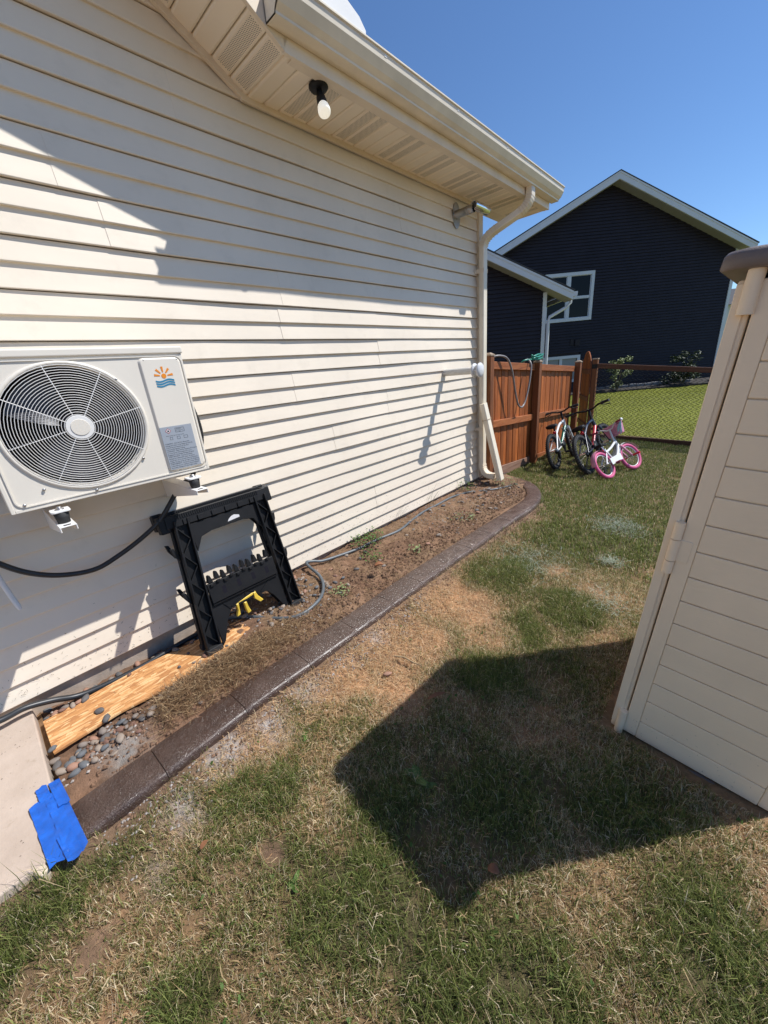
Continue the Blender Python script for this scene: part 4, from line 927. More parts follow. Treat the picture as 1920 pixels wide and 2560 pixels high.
    fk.beam(T @ (crown+Vector((0, -.055*s, 0))), T @ (crown+Vector((0, .055*s, 0))), .03*s, .03*s); fk.build('fork', cfg['fork'], root)
    # handlebar
    hc = HT+Vector((.02*s, 0, .09*s+cfg.get('rise', 0))); W = cfg['bar']*s
    hb = MB(); hb.tube([T @ HT, T @ (HT+Vector((.0, 0, .05*s))), T @ hc], tr*.75, 8)
    up_ = cfg.get('barup', .03)*s; hb.tube([T @ (hc+Vector((-.05*s, -W, up_))), T @ (hc+Vector((-.02*s, -W*.5, up_))), T @ (hc+Vector((0, -W*.18, 0))), T @ (hc+Vector((0, W*.18, 0))), T @ (hc+Vector((-.02*s, W*.5, up_))), T @ (hc+Vector((-.05*s, W, up_)))], .0115*s, 8); hb.build('handlebar', cfg['barmat'], root)
    for y in (-1, 1):
        g = MB(); g.tube([T @ (hc+Vector((-.050*s, y*W*1.02, up_))), T @ (hc+Vector((-.034*s, y*W*.66, up_)))], .018*s, 10); gp_ = g.build('grip', cfg['grip'], root)
        lv = MB(); lv.tube([T @ (hc+Vector((-.01*s, y*W*.60, up_-.01))), T @ (hc+Vector((.035*s, y*W*.66, up_-.03*s))), T @ (hc+Vector((.03*s, y*W*.92, up_-.045*s)))], .006*s, 6); lv.build('brake_lever', M['black_plastic'], root)
    cb_ = MB()
    for y in (-1, 1): cb_.tube(smooth([T @ (hc+Vector((.03*s, y*W*.6, up_-.02*s))), T @ (hc+Vector((.10*s, y*W*.2, .02*s))), T @ (hc+Vector((.09*s, y*.03, -.10*s))), HB+Vector((-.03*s, y*.02, .03*s))], 6), .003, 5)
    cb_.build('brake_cable', M['black_rubber'], root)
    # saddle
    sp = MB(); sp.tube([ST-Vector((0, 0, .05)), SP], .0125*s, 8); sp.build('seat_post', M['black_plastic'] if cfg['knob'] else M['chrome'], root)
    sd = MB(); prof = [(-.12, .070, .0), (-.10, .078, .018), (-.05, .072, .022), (.0, .045, .016), (.06, .026, .012), (.12, .020, .006), (.135, .008, .0)]; vs = []
    for (x, w_, h) in prof:
        for a in range(10):
            b = PI*2*a/10; vs.append(SP+Vector((x*s+.01, w_*s*math.cos(b), (h+.016*(math.sin(b) if math.sin(b) > 0 else 1.6*math.sin(b)))*s+.012)))
    sd.add(vs, [(i*10+a, i*10+(a+1) % 10, (i+1)*10+(a+1) % 10, (i+1)*10+a) for i in range(len(prof)-1) for a in range(10)]+[tuple(range(10)), tuple(range(60, 70))], True); sd.build('saddle', cfg['seat'], root)
    # drive train
    cr = MB(); cr.lathe(BB+Vector((0, -.045*s, 0)), (0, -1, 0), [(.001, 0), (.075*s, 0), (.078*s, .003), (.001, .004)], 24); cr.build('chainring', cfg['ring'], root)
    ck = MB(); ca = R_(cfg.get('crank', 40)); 
    for y in (-1, 1):
        v = Vector((math.cos(ca)*y, 0, math.sin(ca)*y)); ck.beam(BB+Vector((0, y*.06*s, 0)), BB+v*.13*s+Vector((0, y*.075*s, 0)), .012*s, .02*s, (0, 1, 0))
        pd = MB(); c_ = BB+v*.13*s+Vector((0, y*.13*s, 0)); pd.obox(c_, (.04*s, 0, 0), (0, .042*s, 0), (0, 0, .011*s)); pd.build('pedal', cfg['pedal'], root, .003, 1)
    ck.build('crank', M['chrome'] if not cfg['knob'] else M['black_plastic'], root)
    ch = MB(); 
    for z in (-1, 1): ch.tube([BB+Vector((0, -.047*s, z*.072*s)), RA+Vector((0, -.047*s, z*.03*s))], .004*s, 5)
    ch.build('chain', M['black_rubber'], root)
    if cfg['knob']:
        m_ = MB(); m_.lathe(RA+Vector((0, -.035*s, 0)), (0, -1, 0), [(.045*s, 0), (.030*s, .02)], 18); m_.obox(RA+Vector((.01, -.065*s, -.07*s)), (.012, 0, 0), (0, .012, 0), (0, 0, .05*s)); m_.build('derailleur', M['black_plastic'], root)
    rf = MB(); rf.lathe(ST+Vector((-.05*s, 0, -.02*s)), (-1, 0, 0), [(.001, .012), (.020*s, .010), (.022*s, 0)], 12); rf.build('reflector', M['bk_redpl'], root)
    ks = MB(); ks.tube([BB+Vector((-.05*s, .03, -.02)), BB+Vector((-.09*s, .16*s, -R*.95))], .007*s, 6); ks.build('kickstand', cfg['frame'], root)
    return root, T, hc, W, s, FA, RA, BB, up_
mtb = dict(tr=.019, tw=.026, knob=True, tyre=M['tyre'], rim=M['black_plastic'], steer=R_(-10), bar=.29, barmat=M['black_plastic'], grip=M['black_rubber'], seat=M['black_plastic'], ring=M['black_plastic'], pedal=M['black_plastic'])
def gz(x, y): return float(lawn_z(np.array([x]), np.array([y]))[0])
bike('white and green mountain bike leaning on the cedar fence', (.50, 5.62, gz(.5, 5.62)+.012), R_(93), R_(15), .255, .90, dict(mtb, frame=M['bk_white'], down=M['bk_green'], fork=M['bk_white'], decal=M['bk_white'], steer=R_(8), rise=.03, bar=.25, sp=.0))
bike('navy and red mountain bike in the middle of the three', (.965, 5.60, gz(.965, 5.6)+.012), R_(88), R_(25), .285, .95, dict(mtb, frame=M['bk_navy'], down=M['bk_red'], fork=M['bk_navy'], decal=M['bk_navy'], steer=R_(-6), rise=.03, bar=.28, sp=-.03))
pk = bike('small white and pink bike with streamers, nearest the lawn', (1.225, 5.53, gz(1.225, 5.53)+.010), R_(75), R_(35), .195, .64, dict(tr=.024, tw=.030, knob=False, tyre=M['bk_pink'], rim=M['bk_white'], frame=M['bk_white'], down=M['bk_white'], fork=M['bk_palepink'], steer=R_(-8), bar=.30, rise=.10, barup=.06, barmat=M['bk_white'], grip=M['bk_magenta'], seat=M['black_plastic'], ring=M['bk_magenta'], pedal=M['bk_magenta'], bend=.03, crank=20))
root, T, hc, W, s, FA, RA, BB, up_ = pk
m = MB(); vs = []           # mudguards
for c, T_ , a0, a1 in ((RA, None, 40, 175), (FA, T, 20, 160)):
    m = MB(); vs = []
    for i in range(15):
        a = R_(a0+(a1-a0)*i/14)
        for y in (-1, -.5, 0, .5, 1):
            p = c+Vector(((.215-.01*abs(y))*math.cos(a), y*.034, (.215-.010*abs(y))*math.sin(a))); vs.append(T_ @ p if T_ is not None else p)
    m.add(vs, [(i*5+k, i*5+k+1, (i+1)*5+k+1, (i+1)*5+k) for i in range(14) for k in range(4)], True); m.build('mudguard', M['bk_white'] if c is FA else M['bk_palepink'], root)
m = MB(); q = [T @ (hc+Vector((.06, y, z))) for y, z in ((-.15, .06), (.15, .06), (.11, -.11), (-.11, -.11))]; m.prism(q, (T.to_3x3() @ Vector((.05, 0, 0)))); m.build('front_plate', M['bk_palepink'], root, .006, 2)
m = MB(); m.obox(BB+Vector((-.06, -.075, .01)), (.14, 0, .015), (0, .004, 0), (0, 0, .045)); m.build('chain_guard', M['bk_white'], root, .01, 2)
for c, T_ in ((FA, T),):
    for y in (-1, 1):
        m = MB(); m.tube([T_ @ (c+Vector((0, y*.05, 0))), T_ @ (c+Vector((0, y*.15, 0)))], .014, 10); m.build('axle_peg', M['bk_redpl'], root)
st_ = MB(); e = T @ (hc+Vector((-.05*s, -W*1.03, up_)))
inv = root.matrix_world.to_3x3().inverted(); dn = (inv @ Vector((0, 0, -1))); sdv = (inv @ Vector((1, 0, 0)))
for i in range(22):
    f = random.uniform(-1, 1); l = random.uniform(.13, .21); fv = (inv @ Vector((0, random.uniform(-1, 1), 0)))
    st_.tube([e, e+dn*l*.35+sdv*f*.012+fv*.008, e+dn*l*.7+sdv*f*.026+fv*.016, e+dn*l+sdv*f*.030+fv*.022], .0024, 4)
st_.build('streamers', M['bk_turq'], root)
m = MB(); m.lathe(e-(T.to_3x3() @ Vector((0, .004, 0))), T.to_3x3() @ Vector((0, -1, 0)), [(.001, .012), (.018, .011), (.020, 0)], 12); m.build('grip_cap', M['bk_white'], root)
# ------------------------------------------------------------------ tall resin tool shed, tilted with the slope of the lawn
tl, yw = R_(4.3), R_(2.8)
sb = Vector((math.cos(tl)*math.cos(yw), -math.cos(tl)*math.sin(yw), -math.sin(tl))); su = Vector((math.sin(tl)*math.cos(yw), -math.sin(tl)*math.sin(yw), math.cos(tl))); sn = sb.cross(su)
B0 = Vector((2.157, 1.597, -.265)); sb.normalize(); su.normalize()
SM = Matrix(((sb.x, -sn.x, su.x, B0.x), (sb.y, -sn.y, su.y, B0.y), (sb.z, -sn.z, su.z, B0.z), (0, 0, 0, 1)))   # local x right, y back, z up
shed = thing('tool_shed', 'beige resin garden shed with brown lid and base on the lawn', 'shed', matrix=SM)
W_, D_, H_ = .560, .80, 1.80
m = MB(); m.box(.0, .046, .004, .05, .0, H_-.01); m.build('frame_post', M['shed_jamb'], shed, .008, 2)          # left jamb
m = MB(); m.box(.0, .031, -.003, .0038, .04, H_-.02); m.build('frame_bead', M['shed_jamb'], shed, .002, 1)
m = MB(); m.box(W_-.020, W_, .004, .05, .0, H_-.01); m.build('frame_post', M['shed_jamb'], shed, .008, 2)
# side and back walls
m = MB(); m.box(.004, .030, .051, D_-.03, .0, H_-.01); m.build('side_wall', M['shed'], shed); m = MB(); m.box(W_-.030, W_-.004, .051, D_-.03, .0, H_-.01); m.build('side_wall', M['shed'], shed)
m = MB(); m.box(.0, W_, D_-.029, D_, .0, H_-.01); m.build('back_wall', M['shed'], shed)
# door: border slab and separate relief planks
m = MB(); m.box(.0505, W_-.0225, .006, .030, .014, H_-.012); door = m.build('door', M['shed_jamb'], shed, .006, 2)
m = MB(); m.box(.0505, .100, -.004, .0055, .014, H_-.012); m.build('door_border', M['shed_jamb'], shed, .004, 2); m = MB(); m.box(W_-.055, W_-.0225, -.004, .0055, .014, H_-.012); m.build('door_border', M['shed_jamb'], shed, .004, 2)
z = .010; i = 0; zs = [.010, .108, .232]+[.232+.1035*j for j in range(1, 16)]
for a, b in zip(zs, zs[1:]):
    b = min(b, H_-.014)
    if b-a < .02: break
    m = MB(); m.box(.1005, W_-.0555, -.0035, .0055, a+.0016, b-.0016); m.build('door_plank', M['shed'], door, .0036, 2)
# hinges
for (z0, z1, kind) in ((.852, 1.055, 'mid'), (-.02, .130, 'low'), (1.70, 1.815, 'top')):
    hg = MB(); hx = .036
    if kind == 'mid':
        for a, b in ((z0, .902), (.905, .987), (.990, z1)): hg.tube([(hx, -.010, a), (hx, -.010, b)], .0155, 14)
        h_ = hg.build('hinge', M['shed_jamb'], shed); m = MB(); m.prism([(x, -.0075, z_) for x, z_ in rrect(.036, .086, .903, .988, .008)], (0, .006, 0)); m.build('hinge_leaf', M['shed_jamb'], h_, .0015, 1)
    else:
        hg.tube([(hx, -.010, z0), (hx, -.010, z1)], .0165 if kind == 'low' else .020, 14); hg.build('hinge', M['shed_jamb'], shed)
ds_ = MB()
for i in range(55):
    zz = .01+abs(random.gauss(0, .09)); xx = random.uniform(.05, W_-.05); l = random.uniform(.002, .006); w = random.uniform(.0004, .0009); a = random.uniform(0, PI); u = Vector((math.cos(a), 0, math.sin(a)))*l; t = Vector((-math.sin(a), 0, math.cos(a)))*w; p = Vector((xx, -.0052, zz)); ds_.add([p-u-t, p+t, p+u, p-u+t], [(0, 1, 2, 3)])
stuff(ds_.build('dirt_specks', M['stem'], shed))
# lid with rounded corners and skirt
def rr(x0, x1, y0, y1, r, n=6):
    o = []
    for cx_, cy_, a0 in ((x1-r, y1-r, 0), (x0+r, y1-r, 90), (x0+r, y0+r, 180), (x1-r, y0+r, 270)):
        for i in range(n+1): o.append((cx_+r*math.cos(R_(a0+90*i/n)), cy_+r*math.sin(R_(a0+90*i/n))))
    return o
m = MB(); rings = [(.043, 1.814, .06), (.050, 1.820, .065), (.047, 1.850, .06), (.040, 1.860, .06), (.015, 1.866, .05), (-.15, 1.885, .04)]; vs = []; n = 28
for e_, z_, r in rings:
    vs += [(x, y, z_) for x, y in rr(-e_, W_+e_, -e_, D_+e_, max(r, .01))]
m.add(vs, [(i*n+k, i*n+(k+1) % n, (i+1)*n+(k+1) % n, (i+1)*n+k) for i in range(len(rings)-1) for k in range(n)]+[tuple(range((len(rings)-1)*n, len(rings)*n))], True)
inner = [(x, y, 1.805) for x, y in rr(.02, W_-.02, .04, D_-.02, .05)]; o_ = [(x, y, 1.814) for x, y in rr(-.043, W_+.043, -.043, D_+.043, .06)]
m.add(o_+inner, [(k, (k+1) % n, n+(k+1) % n, n+k) for k in range(n)]); m.build('lid', M['shed_dark'], shed)
# base tray
m = MB(); vs = []
for e_, z_ in ((.020, -.14), (.038, -.02), (.034, -.004), (.012, .0)): vs += [(x, y, z_) for x, y in rr(-e_, W_+e_, -e_*.45, D_+e_, .06)]
m.add(vs, [(i*n+k, i*n+(k+1) % n, (i+1)*n+(k+1) % n, (i+1)*n+k) for i in range(3) for k in range(n)]+[tuple(range(3*n, 4*n))], True); m.build('base', M['shed_dark'], shed)
# ------------------------------------------------------------------ neighbouring charcoal house
ph = R_(43.5); nu = Vector((math.cos(ph), math.sin(ph), 0)); nf = Vector((-math.sin(ph), math.cos(ph), 0)); CB = Vector((CAM.x, CAM.y, 0))
def NP(s, D, z): return CB+nu*s+nf*D+Vector((0, 0, z))
nh = thing('neighbour_house', 'charcoal gabled house with white trim beyond the chain link fence', 'house', tuple(NP(9, 18, -.2)))
def nbox(m, s0, s1, D0, D1, z0, z1): m.hexa([NP(s0, D0, z0), NP(s1, D0, z0), NP(s1, D1, z0), NP(s0, D1, z0), NP(s0, D0, z1), NP(s1, D0, z1), NP(s1, D1, z1), NP(s0, D1, z1)]); return m
DM, DG = 16.4, 11.8; AP, APZ, PT = 8.93, 6.86, .475; SL, SR = 3.95, 13.80
def roofz(s): return APZ-PT*abs(s-AP)
m = MB(); m.prism([NP(SL, DM+.03, -.5), NP(SR, DM+.03, -.5), NP(SR, DM+.03, roofz(SR)), NP(AP, DM+.03, APZ), NP(SL, DM+.03, roofz(SL))], nf*8); m.build('wall', M['nsiding'], nh)
def course(s0, s1, z, D, s0t=None, s1t=None):
    s0t = s0 if s0t is None else s0t; s1t = s1 if s1t is None else s1t; h = .1016
    m = MB(); P_ = [NP(s0, D-.020, z), NP(s1, D-.020, z), NP(s1t, D+.008, z+h-.004), NP(s0t, D+.008, z+h-.004), NP(s0, D+.026, z), NP(s1, D+.026, z), NP(s1t, D+.026, z+h-.004), NP(s0t, D+.026, z+h-.004)]
    m.add(P_, [(0, 1, 2, 3), (0, 4, 5, 1), (3, 2, 6, 7), (0, 3, 7, 4), (1, 5, 6, 2)]); m.build('siding_board', M['nsiding'], nh)
WIN = [(6.70, 8.58, 2.58, 4.25), (6.75, 8.28, .30, 1.33)]
z = -.2
while z < APZ-.12:
    zt = z+.1016; lim = lambda zz: (AP-(APZ-zz)/PT, AP+(APZ-zz)/PT)
    a, b = lim(z); at_, bt = lim(zt); a = max(a, SL); b = min(b, SR); at_ = max(at_, SL); bt = min(bt, SR)
    w = [q for q in WIN if z < q[3] and zt > q[2]]
    if w: course(a, w[0][0], z, DM); course(w[0][1], b, z, DM, None, bt)
    else: course(a, b, z, DM, at_, bt)
    z += .1016
def window(s0, s1, z0, z1, D, kind):
    f = .11; m = MB(); nbox(m, s0, s1, D-.03, D+.03, z1-f, z1); nbox(m, s0, s1, D-.03, D+.03, z0, z0+f); nbox(m, s0, s0+f, D-.03, D+.03, z0+f, z1-f); nbox(m, s1-f, s1, D-.03, D+.03, z0+f, z1-f); wi = m.build('window', M['ntrim'], nh)
    mid = (s0+s1)/2+ (0 if kind else -.02); m = MB(); nbox(m, mid-.06, mid+.06, D-.012, D+.028, z0+f, z1-f); m.build('mullion', M['ntrim'], wi)
    for a, b in ((s0+f, mid-.06), (mid+.06, s1-f)):
        if kind == 0:
            zm = (z0+z1)/2-.02; m = MB(); nbox(m, a, b, D-.004, D+.028, zm-.03, zm+.03); m.build('meeting_rail', M['ntrim'], wi)
            for c, e in ((z0+f, zm-.03), (zm+.03, z1-f)):
                m = MB(); nbox(m, a+.03, b-.03, D+.012, D+.020, c+.02, e-.02); m.build('pane', M['glass'], wi)
                g = MB(); 
                for q0, q1, q2, q3 in ((a, b, c, c+.02), (a, b, e-.02, e), (a, a+.03, c+.02, e-.02), (b-.03, b, c+.02, e-.02)): nbox(g, q0, q1, D+.004, D+.024, q2, q3)
                g.build('sash', M['ntrim'], wi)
        else:
            m = MB(); nbox(m, a+.02, b-.02, D+.014, D+.020, z0+f, z1-f); m.build('pane', M['blind'], wi)
window(*WIN[0], DM, 0); window(*WIN[1], DM, 1)
m = MB(); nbox(m, SR-.005, SR+.11, DM-.03, DM+.12, -.4, roofz(SR)+.05); m.build('corner_board', M['ntrim'], nh)
m = MB(); nbox(m, 8.02, 8.22, DM-.05, DM-.013, 1.68, 1.90); m.build('vent_hood', M['nsiding'], nh)
m = MB(); nbox(m, 7.84, 7.97, DM-.03, DM-.013, 1.70, 1.92); m.build('vent_hood', M['nsiding'], nh)
def gable_roof(ap, apz, pt, sl, sr, D0, D1, eave, fas):
    # slabs, rake boards and soffits on both slopes, overhanging towards us
    for sg, e in ((-1, sl), (1, sr)):
        se = e+sg*eave; A_ = (ap, apz+.10); E_ = (se, apz+.10-pt*abs(se-ap))
        m = MB(); m.hexa([NP(A_[0], D0-.02, A_[1]+.12), NP(E_[0]+sg*.03, D0-.02, E_[1]+.105), NP(E_[0]+sg*.03, D1, E_[1]+.105), NP(A_[0], D1, A_[1]+.12), NP(A_[0], D0-.02, A_[1]+.15), NP(E_[0]+sg*.03, D0-.02, E_[1]+.135), NP(E_[0]+sg*.03, D1, E_[1]+.135), NP(A_[0], D1, A_[1]+.15)]); m.build('roof', M['shingle'], nh)
        m = MB(); m.prism([NP(A_[0], D0, A_[1]+.115), NP(E_[0], D0, E_[1]+.10), NP(E_[0], D0, E_[1]+.10-fas), NP(A_[0], D0, A_[1]+.115-fas)], nf*.03); m.build('rake_board', M['ntrim'], nh)
        m = MB(); m.prism([NP(A_[0], D0-.012, A_[1]+.118), NP(E_[0], D0-.012, E_[1]+.103), NP(E_[0], D0-.012, E_[1]+.05), NP(A_[0], D0-.012, A_[1]+.065)], nf*.011); m.build('rake_trim', M['ntrim'], nh)
        m = MB(); m.hexa([NP(A_[0], D0+.031, A_[1]+.10-fas), NP(E_[0], D0+.031, E_[1]+.095-fas), NP(E_[0], D0+.46, E_[1]+.095-fas), NP(A_[0], D0+.46, A_[1]+.10-fas), NP(A_[0], D0+.031, A_[1]+.12-fas), NP(E_[0], D0+.031, E_[1]+.115-fas), NP(E_[0], D0+.46, E_[1]+.115-fas), NP(A_[0], D0+.46, A_[1]+.12-fas)]); m.build('soffit', M['nsoffit'], nh)
gable_roof(AP, APZ, PT, SL, SR, DM-.42, DM+8, .42, .22)
# garage wing projecting towards us
GS1 = 4.88; GAP, GAPZ, GPT = 1.3, 4.72, .475
def groof(s): return GAPZ-GPT*abs(s-GAP)
m = MB(); m.prism([NP(-2.3, DG+.03, -.5), NP(GS1, DG+.03, -.5), NP(GS1, DG+.03, groof(GS1)), NP(GAP, DG+.03, GAPZ), NP(-2.3, DG+.03, groof(-2.3))], nf*5); m.build('wall', M['nsiding'], nh)
z = -.15
while z < GAPZ-.1:
    b = min(GS1, GAP+(GAPZ-z)/GPT); bt = min(GS1, GAP+(GAPZ-z-.1016)/GPT); a = max(-2.3, GAP-(GAPZ-z)/GPT); course(a, b, z, DG, None, bt); z += .1016
m = MB(); nbox(m, GS1-.09, GS1+.012, DG-.03, DG+.03, -.4, groof(GS1)); nbox(m, GS1-.0, GS1+.032, DG+.031, DG+.13, -.4, groof(GS1)); m.build('corner_board', M['ntrim'], nh)
gable_roof(GAP, GAPZ, GPT, -2.3, GS1, DG-.36, DG+5, .58, .20)
ge = GS1+.58; gz_ = groof(ge)+.10
m = MB(); m.prism([NP(ge+.0, DG-.36, gz_-.03), NP(ge+.11, DG-.36, gz_-.02), NP(ge+.12, DG-.36, gz_+.09), NP(ge, DG-.36, gz_+.09)], nf*5); m.build('gutter', M['ntrim'], nh)
q = [NP(ge+.06, DG-.10, gz_-.02), NP(ge+.06, DG-.10, gz_-.14), NP(ge-.05, DG-.10, gz_-.25), NP(GS1+.10, DG-.06, gz_-.45), NP(GS1+.07, DG-.06, gz_-.56), NP(GS1+.07, DG-.06, -.1)]
MB().tube(q, .045, 6).build('downspout', M['ntrim'], nh)
# planting bed below the house: mulch, edging and shrubs
m = MB(); m.hexa([NP(5.2, DM-1.05, -.3), NP(14.5, DM-1.5, -.3), NP(14.5, DM+.02, -.3), NP(5.2, DM+.02, -.3), NP(5.2, DM-1.05, -.085), NP(14.5, DM-1.5, -.085), NP(14.5, DM+.02, .0), NP(5.2, DM+.02, .0)]); struct(m.build('mulch_bed', M['mulch']))
ed_ = thing('stone_edging', 'grey stone edging in front of the charcoal house', 'edging', tuple(NP(9, DM-.7, -.1)))
for i in range(14):
    s0 = 8.2+i*.30; m = MB(); nbox(m, s0, s0+.285, DM-.62-.012*i, DM-.46-.012*i, -.12, .055+.012*math.sin(i*2.3)); m.build('edging_stone', M['stone_edge'], ed_, .02, 2)
def shrub(label, c, rx, rz, n, mat, seed, ls=.055):
    rn = random.Random(seed); root = thing('shrub', label, 'shrub', tuple(c), 'shrubs along the neighbour house'); c = Vector(c); st = MB(); cr = MB()
    for i in range(9):
        a = rn.uniform(0, 2*PI); e = c+Vector((rx*.6*math.cos(a), rx*.6*math.sin(a), rz*rn.uniform(.8, 1.6))); st.tube([c, c.lerp(e, .5)+Vector((0, 0, .05)), e], [.014, .009, .004], 5)
    st.build('stem', M['stem'], root)
    cl_ = [Vector((rn.gauss(0, .45)*rx, rn.gauss(0, .45)*rx, rz*(1+.85*rn.uniform(-1, 1)))) for _ in range(16)]
    for i in range(n):
        b = rn.choice(cl_); v = Vector((rn.gauss(0, 1), rn.gauss(0, 1), rn.gauss(0, 1))).normalized()*rx*.34*rn.random()**.4
        p = c+b+v; nrm = Vector((rn.gauss(0, .6), rn.gauss(0, .6), 1)).normalized(); u = nrm.orthogonal().normalized(); u.rotate(Matrix.Rotation(rn.uniform(0, 6.28), 3, nrm)); w = nrm.cross(u); l = ls*rn.uniform(.6, 1.2)
        cr.add([p-u*l, p+w*l*.45, p+u*l, p-w*l*.45], [(0, 1, 2, 3)])
    cr.build('foliage', mat, root)
shrub('pale flowering shrub by the charcoal house, left of the two', NP(9.35, DM-1.0, -.10), .38, .62, 900, M['leaf_light'], 3)
shrub('dark leafy shrub against the charcoal house near the shed', NP(11.9, DM-1.0, -.10), .62, .60, 1500, M['leaf_dark'], 4, .06)
shrub('low dark shrub half hidden beside the shed edge', NP(13.2, DM-1.3, -.12), .45, .42, 700, M['leaf_dark'], 5, .06)
# distant house behind, glimpsed beside the shed
fh = thing('distant_house', 'distant low grey roof seen past the charcoal house corner', 'house', tuple(NP(19, 34, -.2)))
m = MB(); nbox(m, 15, 40, 34, 42, -.5, 4.0); m.build('wall', M['ntrim'], fh); m = MB(); m.prism([NP(14.5, 33.5, 4.0), NP(14.5, 42.5, 4.0), NP(14.5, 38, 5.6)], nu*26); m.build('roof', M['shingle'], fh)
# ------------------------------------------------------------------ river rocks in the bed
def rock_mesh(seed):
    rn = random.Random(seed); m = MB().ell((0, 0, 0), 1, .72, .5, 8, 5)
    m.v = [tuple(c*(1+.22*math.sin(3*v[0]+seed)*math.cos(2.6*v[1]+seed*1.7)+rn.uniform(-.13, .13)) for c in v) for v in m.v]
    me = m.mesh('river_rock'); me.materials.append(M['rock']); return me
RM = [rock_mesh(i) for i in range(8)]
def bz1(x, y): return float(bed_h(np.array([x]), np.array([y]))[0])
spots = []
def scatter(n, f, r0, r1, where, gap=.62, lift=0):
    tries = 0; c = 0
    while c < n and tries < n*40:
        tries += 1; x, y = f(); r = random.uniform(r0, r1)
        if any((x-a)**2+(y-b)**2 < ((r+q)*gap)**2 for a, b, q in spots): continue
        lab = where
        if Poly(x, y): z = -.086+.3*r; lab = 'small river rock lying on top of the strand board'
        else: z = bz1(x, y)+.28*r+lift
        spots.append((x, y, r)); c += 1
        o = bpy.data.objects.new('river_rock', RM[random.randrange(8)]); COL.objects.link(o)
        o.location = (x, y, z); o.rotation_euler = (random.uniform(-.3, .3), random.uniform(-.3, .3), random.uniform(0, 6.28)); o.scale = (r, r, r*random.uniform(.85, 1.15))
        tag(o, lab, 'rock', lab.replace('river rock', 'river rocks'))
def Poly(x, y):   # over the osb board
    return .10 < x < .37 and -.18 < y < .85
g = random.gauss; U = random.uniform
scatter(66, lambda: (U(.0, .115), U(-.18, .95)), .012, .026, 'river rock wedged between the foundation and the strand board')
scatter(52, lambda: (g(.46, .05), g(-.06, .08)), .012, .027, 'river rock in the pile between slab corner, board and curb')
scatter(10, lambda: (U(.39, .55), U(-.16, .35)), .014, .026, 'river rock scattered on the soil beside the board near the slab')
scatter(84, lambda: (min(.47, max(.03, g(.22, .13))), min(1.5, max(.86, g(1.2, .17)))), .011, .023, 'river rock in the stones around the hose loop by the sawhorse')
scatter(14, lambda: (U(.20, .40), U(.38, .66)), .010, .020, 'small river rock at the sawhorse foot')
scatter(44, lambda: (U(.05, .60), U(3.0, 4.35)), .014, .028, 'river rock in the far end of the bed near the downspout')
scatter(20, lambda: (U(.10, .55), U(1.5, 2.9)), .014, .026, 'lone river rock on the bare soil in mid bed')
scatter(8, lambda: (U(.55, .67), U(.1, 1.4)), .012, .020, 'small river rock against the inner edge of the curb')
# fine gravel and dust lumps: uncountable
def lumps(name, n, f, r0, r1, mat, zf):
    V = []; F = []
    base = np.array([(1, 0, 0), (-1, 0, 0), (0, 1, 0), (0, -1, 0), (0, 0, 1), (0, 0, -1)], float); tri = np.array([(0, 2, 4), (2, 1, 4), (1, 3, 4), (3, 0, 4), (2, 0, 5), (1, 2, 5), (3, 1, 5), (0, 3, 5)])
    x, y = f(n); r = RNG.uniform(r0, r1, n)**1.0; z = zf(x, y)+r*.35
    P = base[None]*RNG.uniform(.6, 1.2, (n, 6, 1))*r[:, None, None]*np.array([1, 1, .7]); a = RNG.uniform(0, 6.28, n); c, s_ = np.cos(a)[:, None], np.sin(a)[:, None]
    Q = np.stack([P[..., 0]*c-P[..., 1]*s_+x[:, None], P[..., 0]*s_+P[..., 1]*c+y[:, None], P[..., 2]+z[:, None]], -1)
    tr = (tri[None]+6*np.arange(n)[:, None, None]).reshape(-1, 3); me = bpy.data.meshes.new(name); me.from_pydata(Q.reshape(-1, 3).tolist(), [], tr.tolist()); me.update(); return stuff(put(name, me, mat))
M['grit'] = simple('grey grit', (.34, .30, .27), .9, .35, 40); M['clod'] = simple('soil clod', (.175, .100, .060), .95, .4, 30, bump=.6)
lumps('gravel', 900, lambda n: (RNG.uniform(.0, .62, n), np.where(RNG.random(n) < .5, RNG.uniform(-.18, 1.5, n), RNG.uniform(2.6, 4.4, n))), .004, .010, M['grit'], bed_h)
lumps('soil_clods', 5200, lambda n: (np.clip(RNG.normal(.52, .12, n), .02, .685), RNG.uniform(-.1, 4.3, n)), .003, .013, M['clod'], bed_h)
lumps('concrete_crumbs', 900, lambda n: (.90+np.abs(RNG.normal(.05, .09, n)), RNG.uniform(-.15, 1.8, n)), .002, .008, M['grit'], lawn_h)
lumps('soil_crumbs', 1200, lambda n: (.90+np.abs(RNG.normal(.02, .07, n)), RNG.uniform(-.1, 3.9, n)), .003, .010, M['clod'], lawn_h)

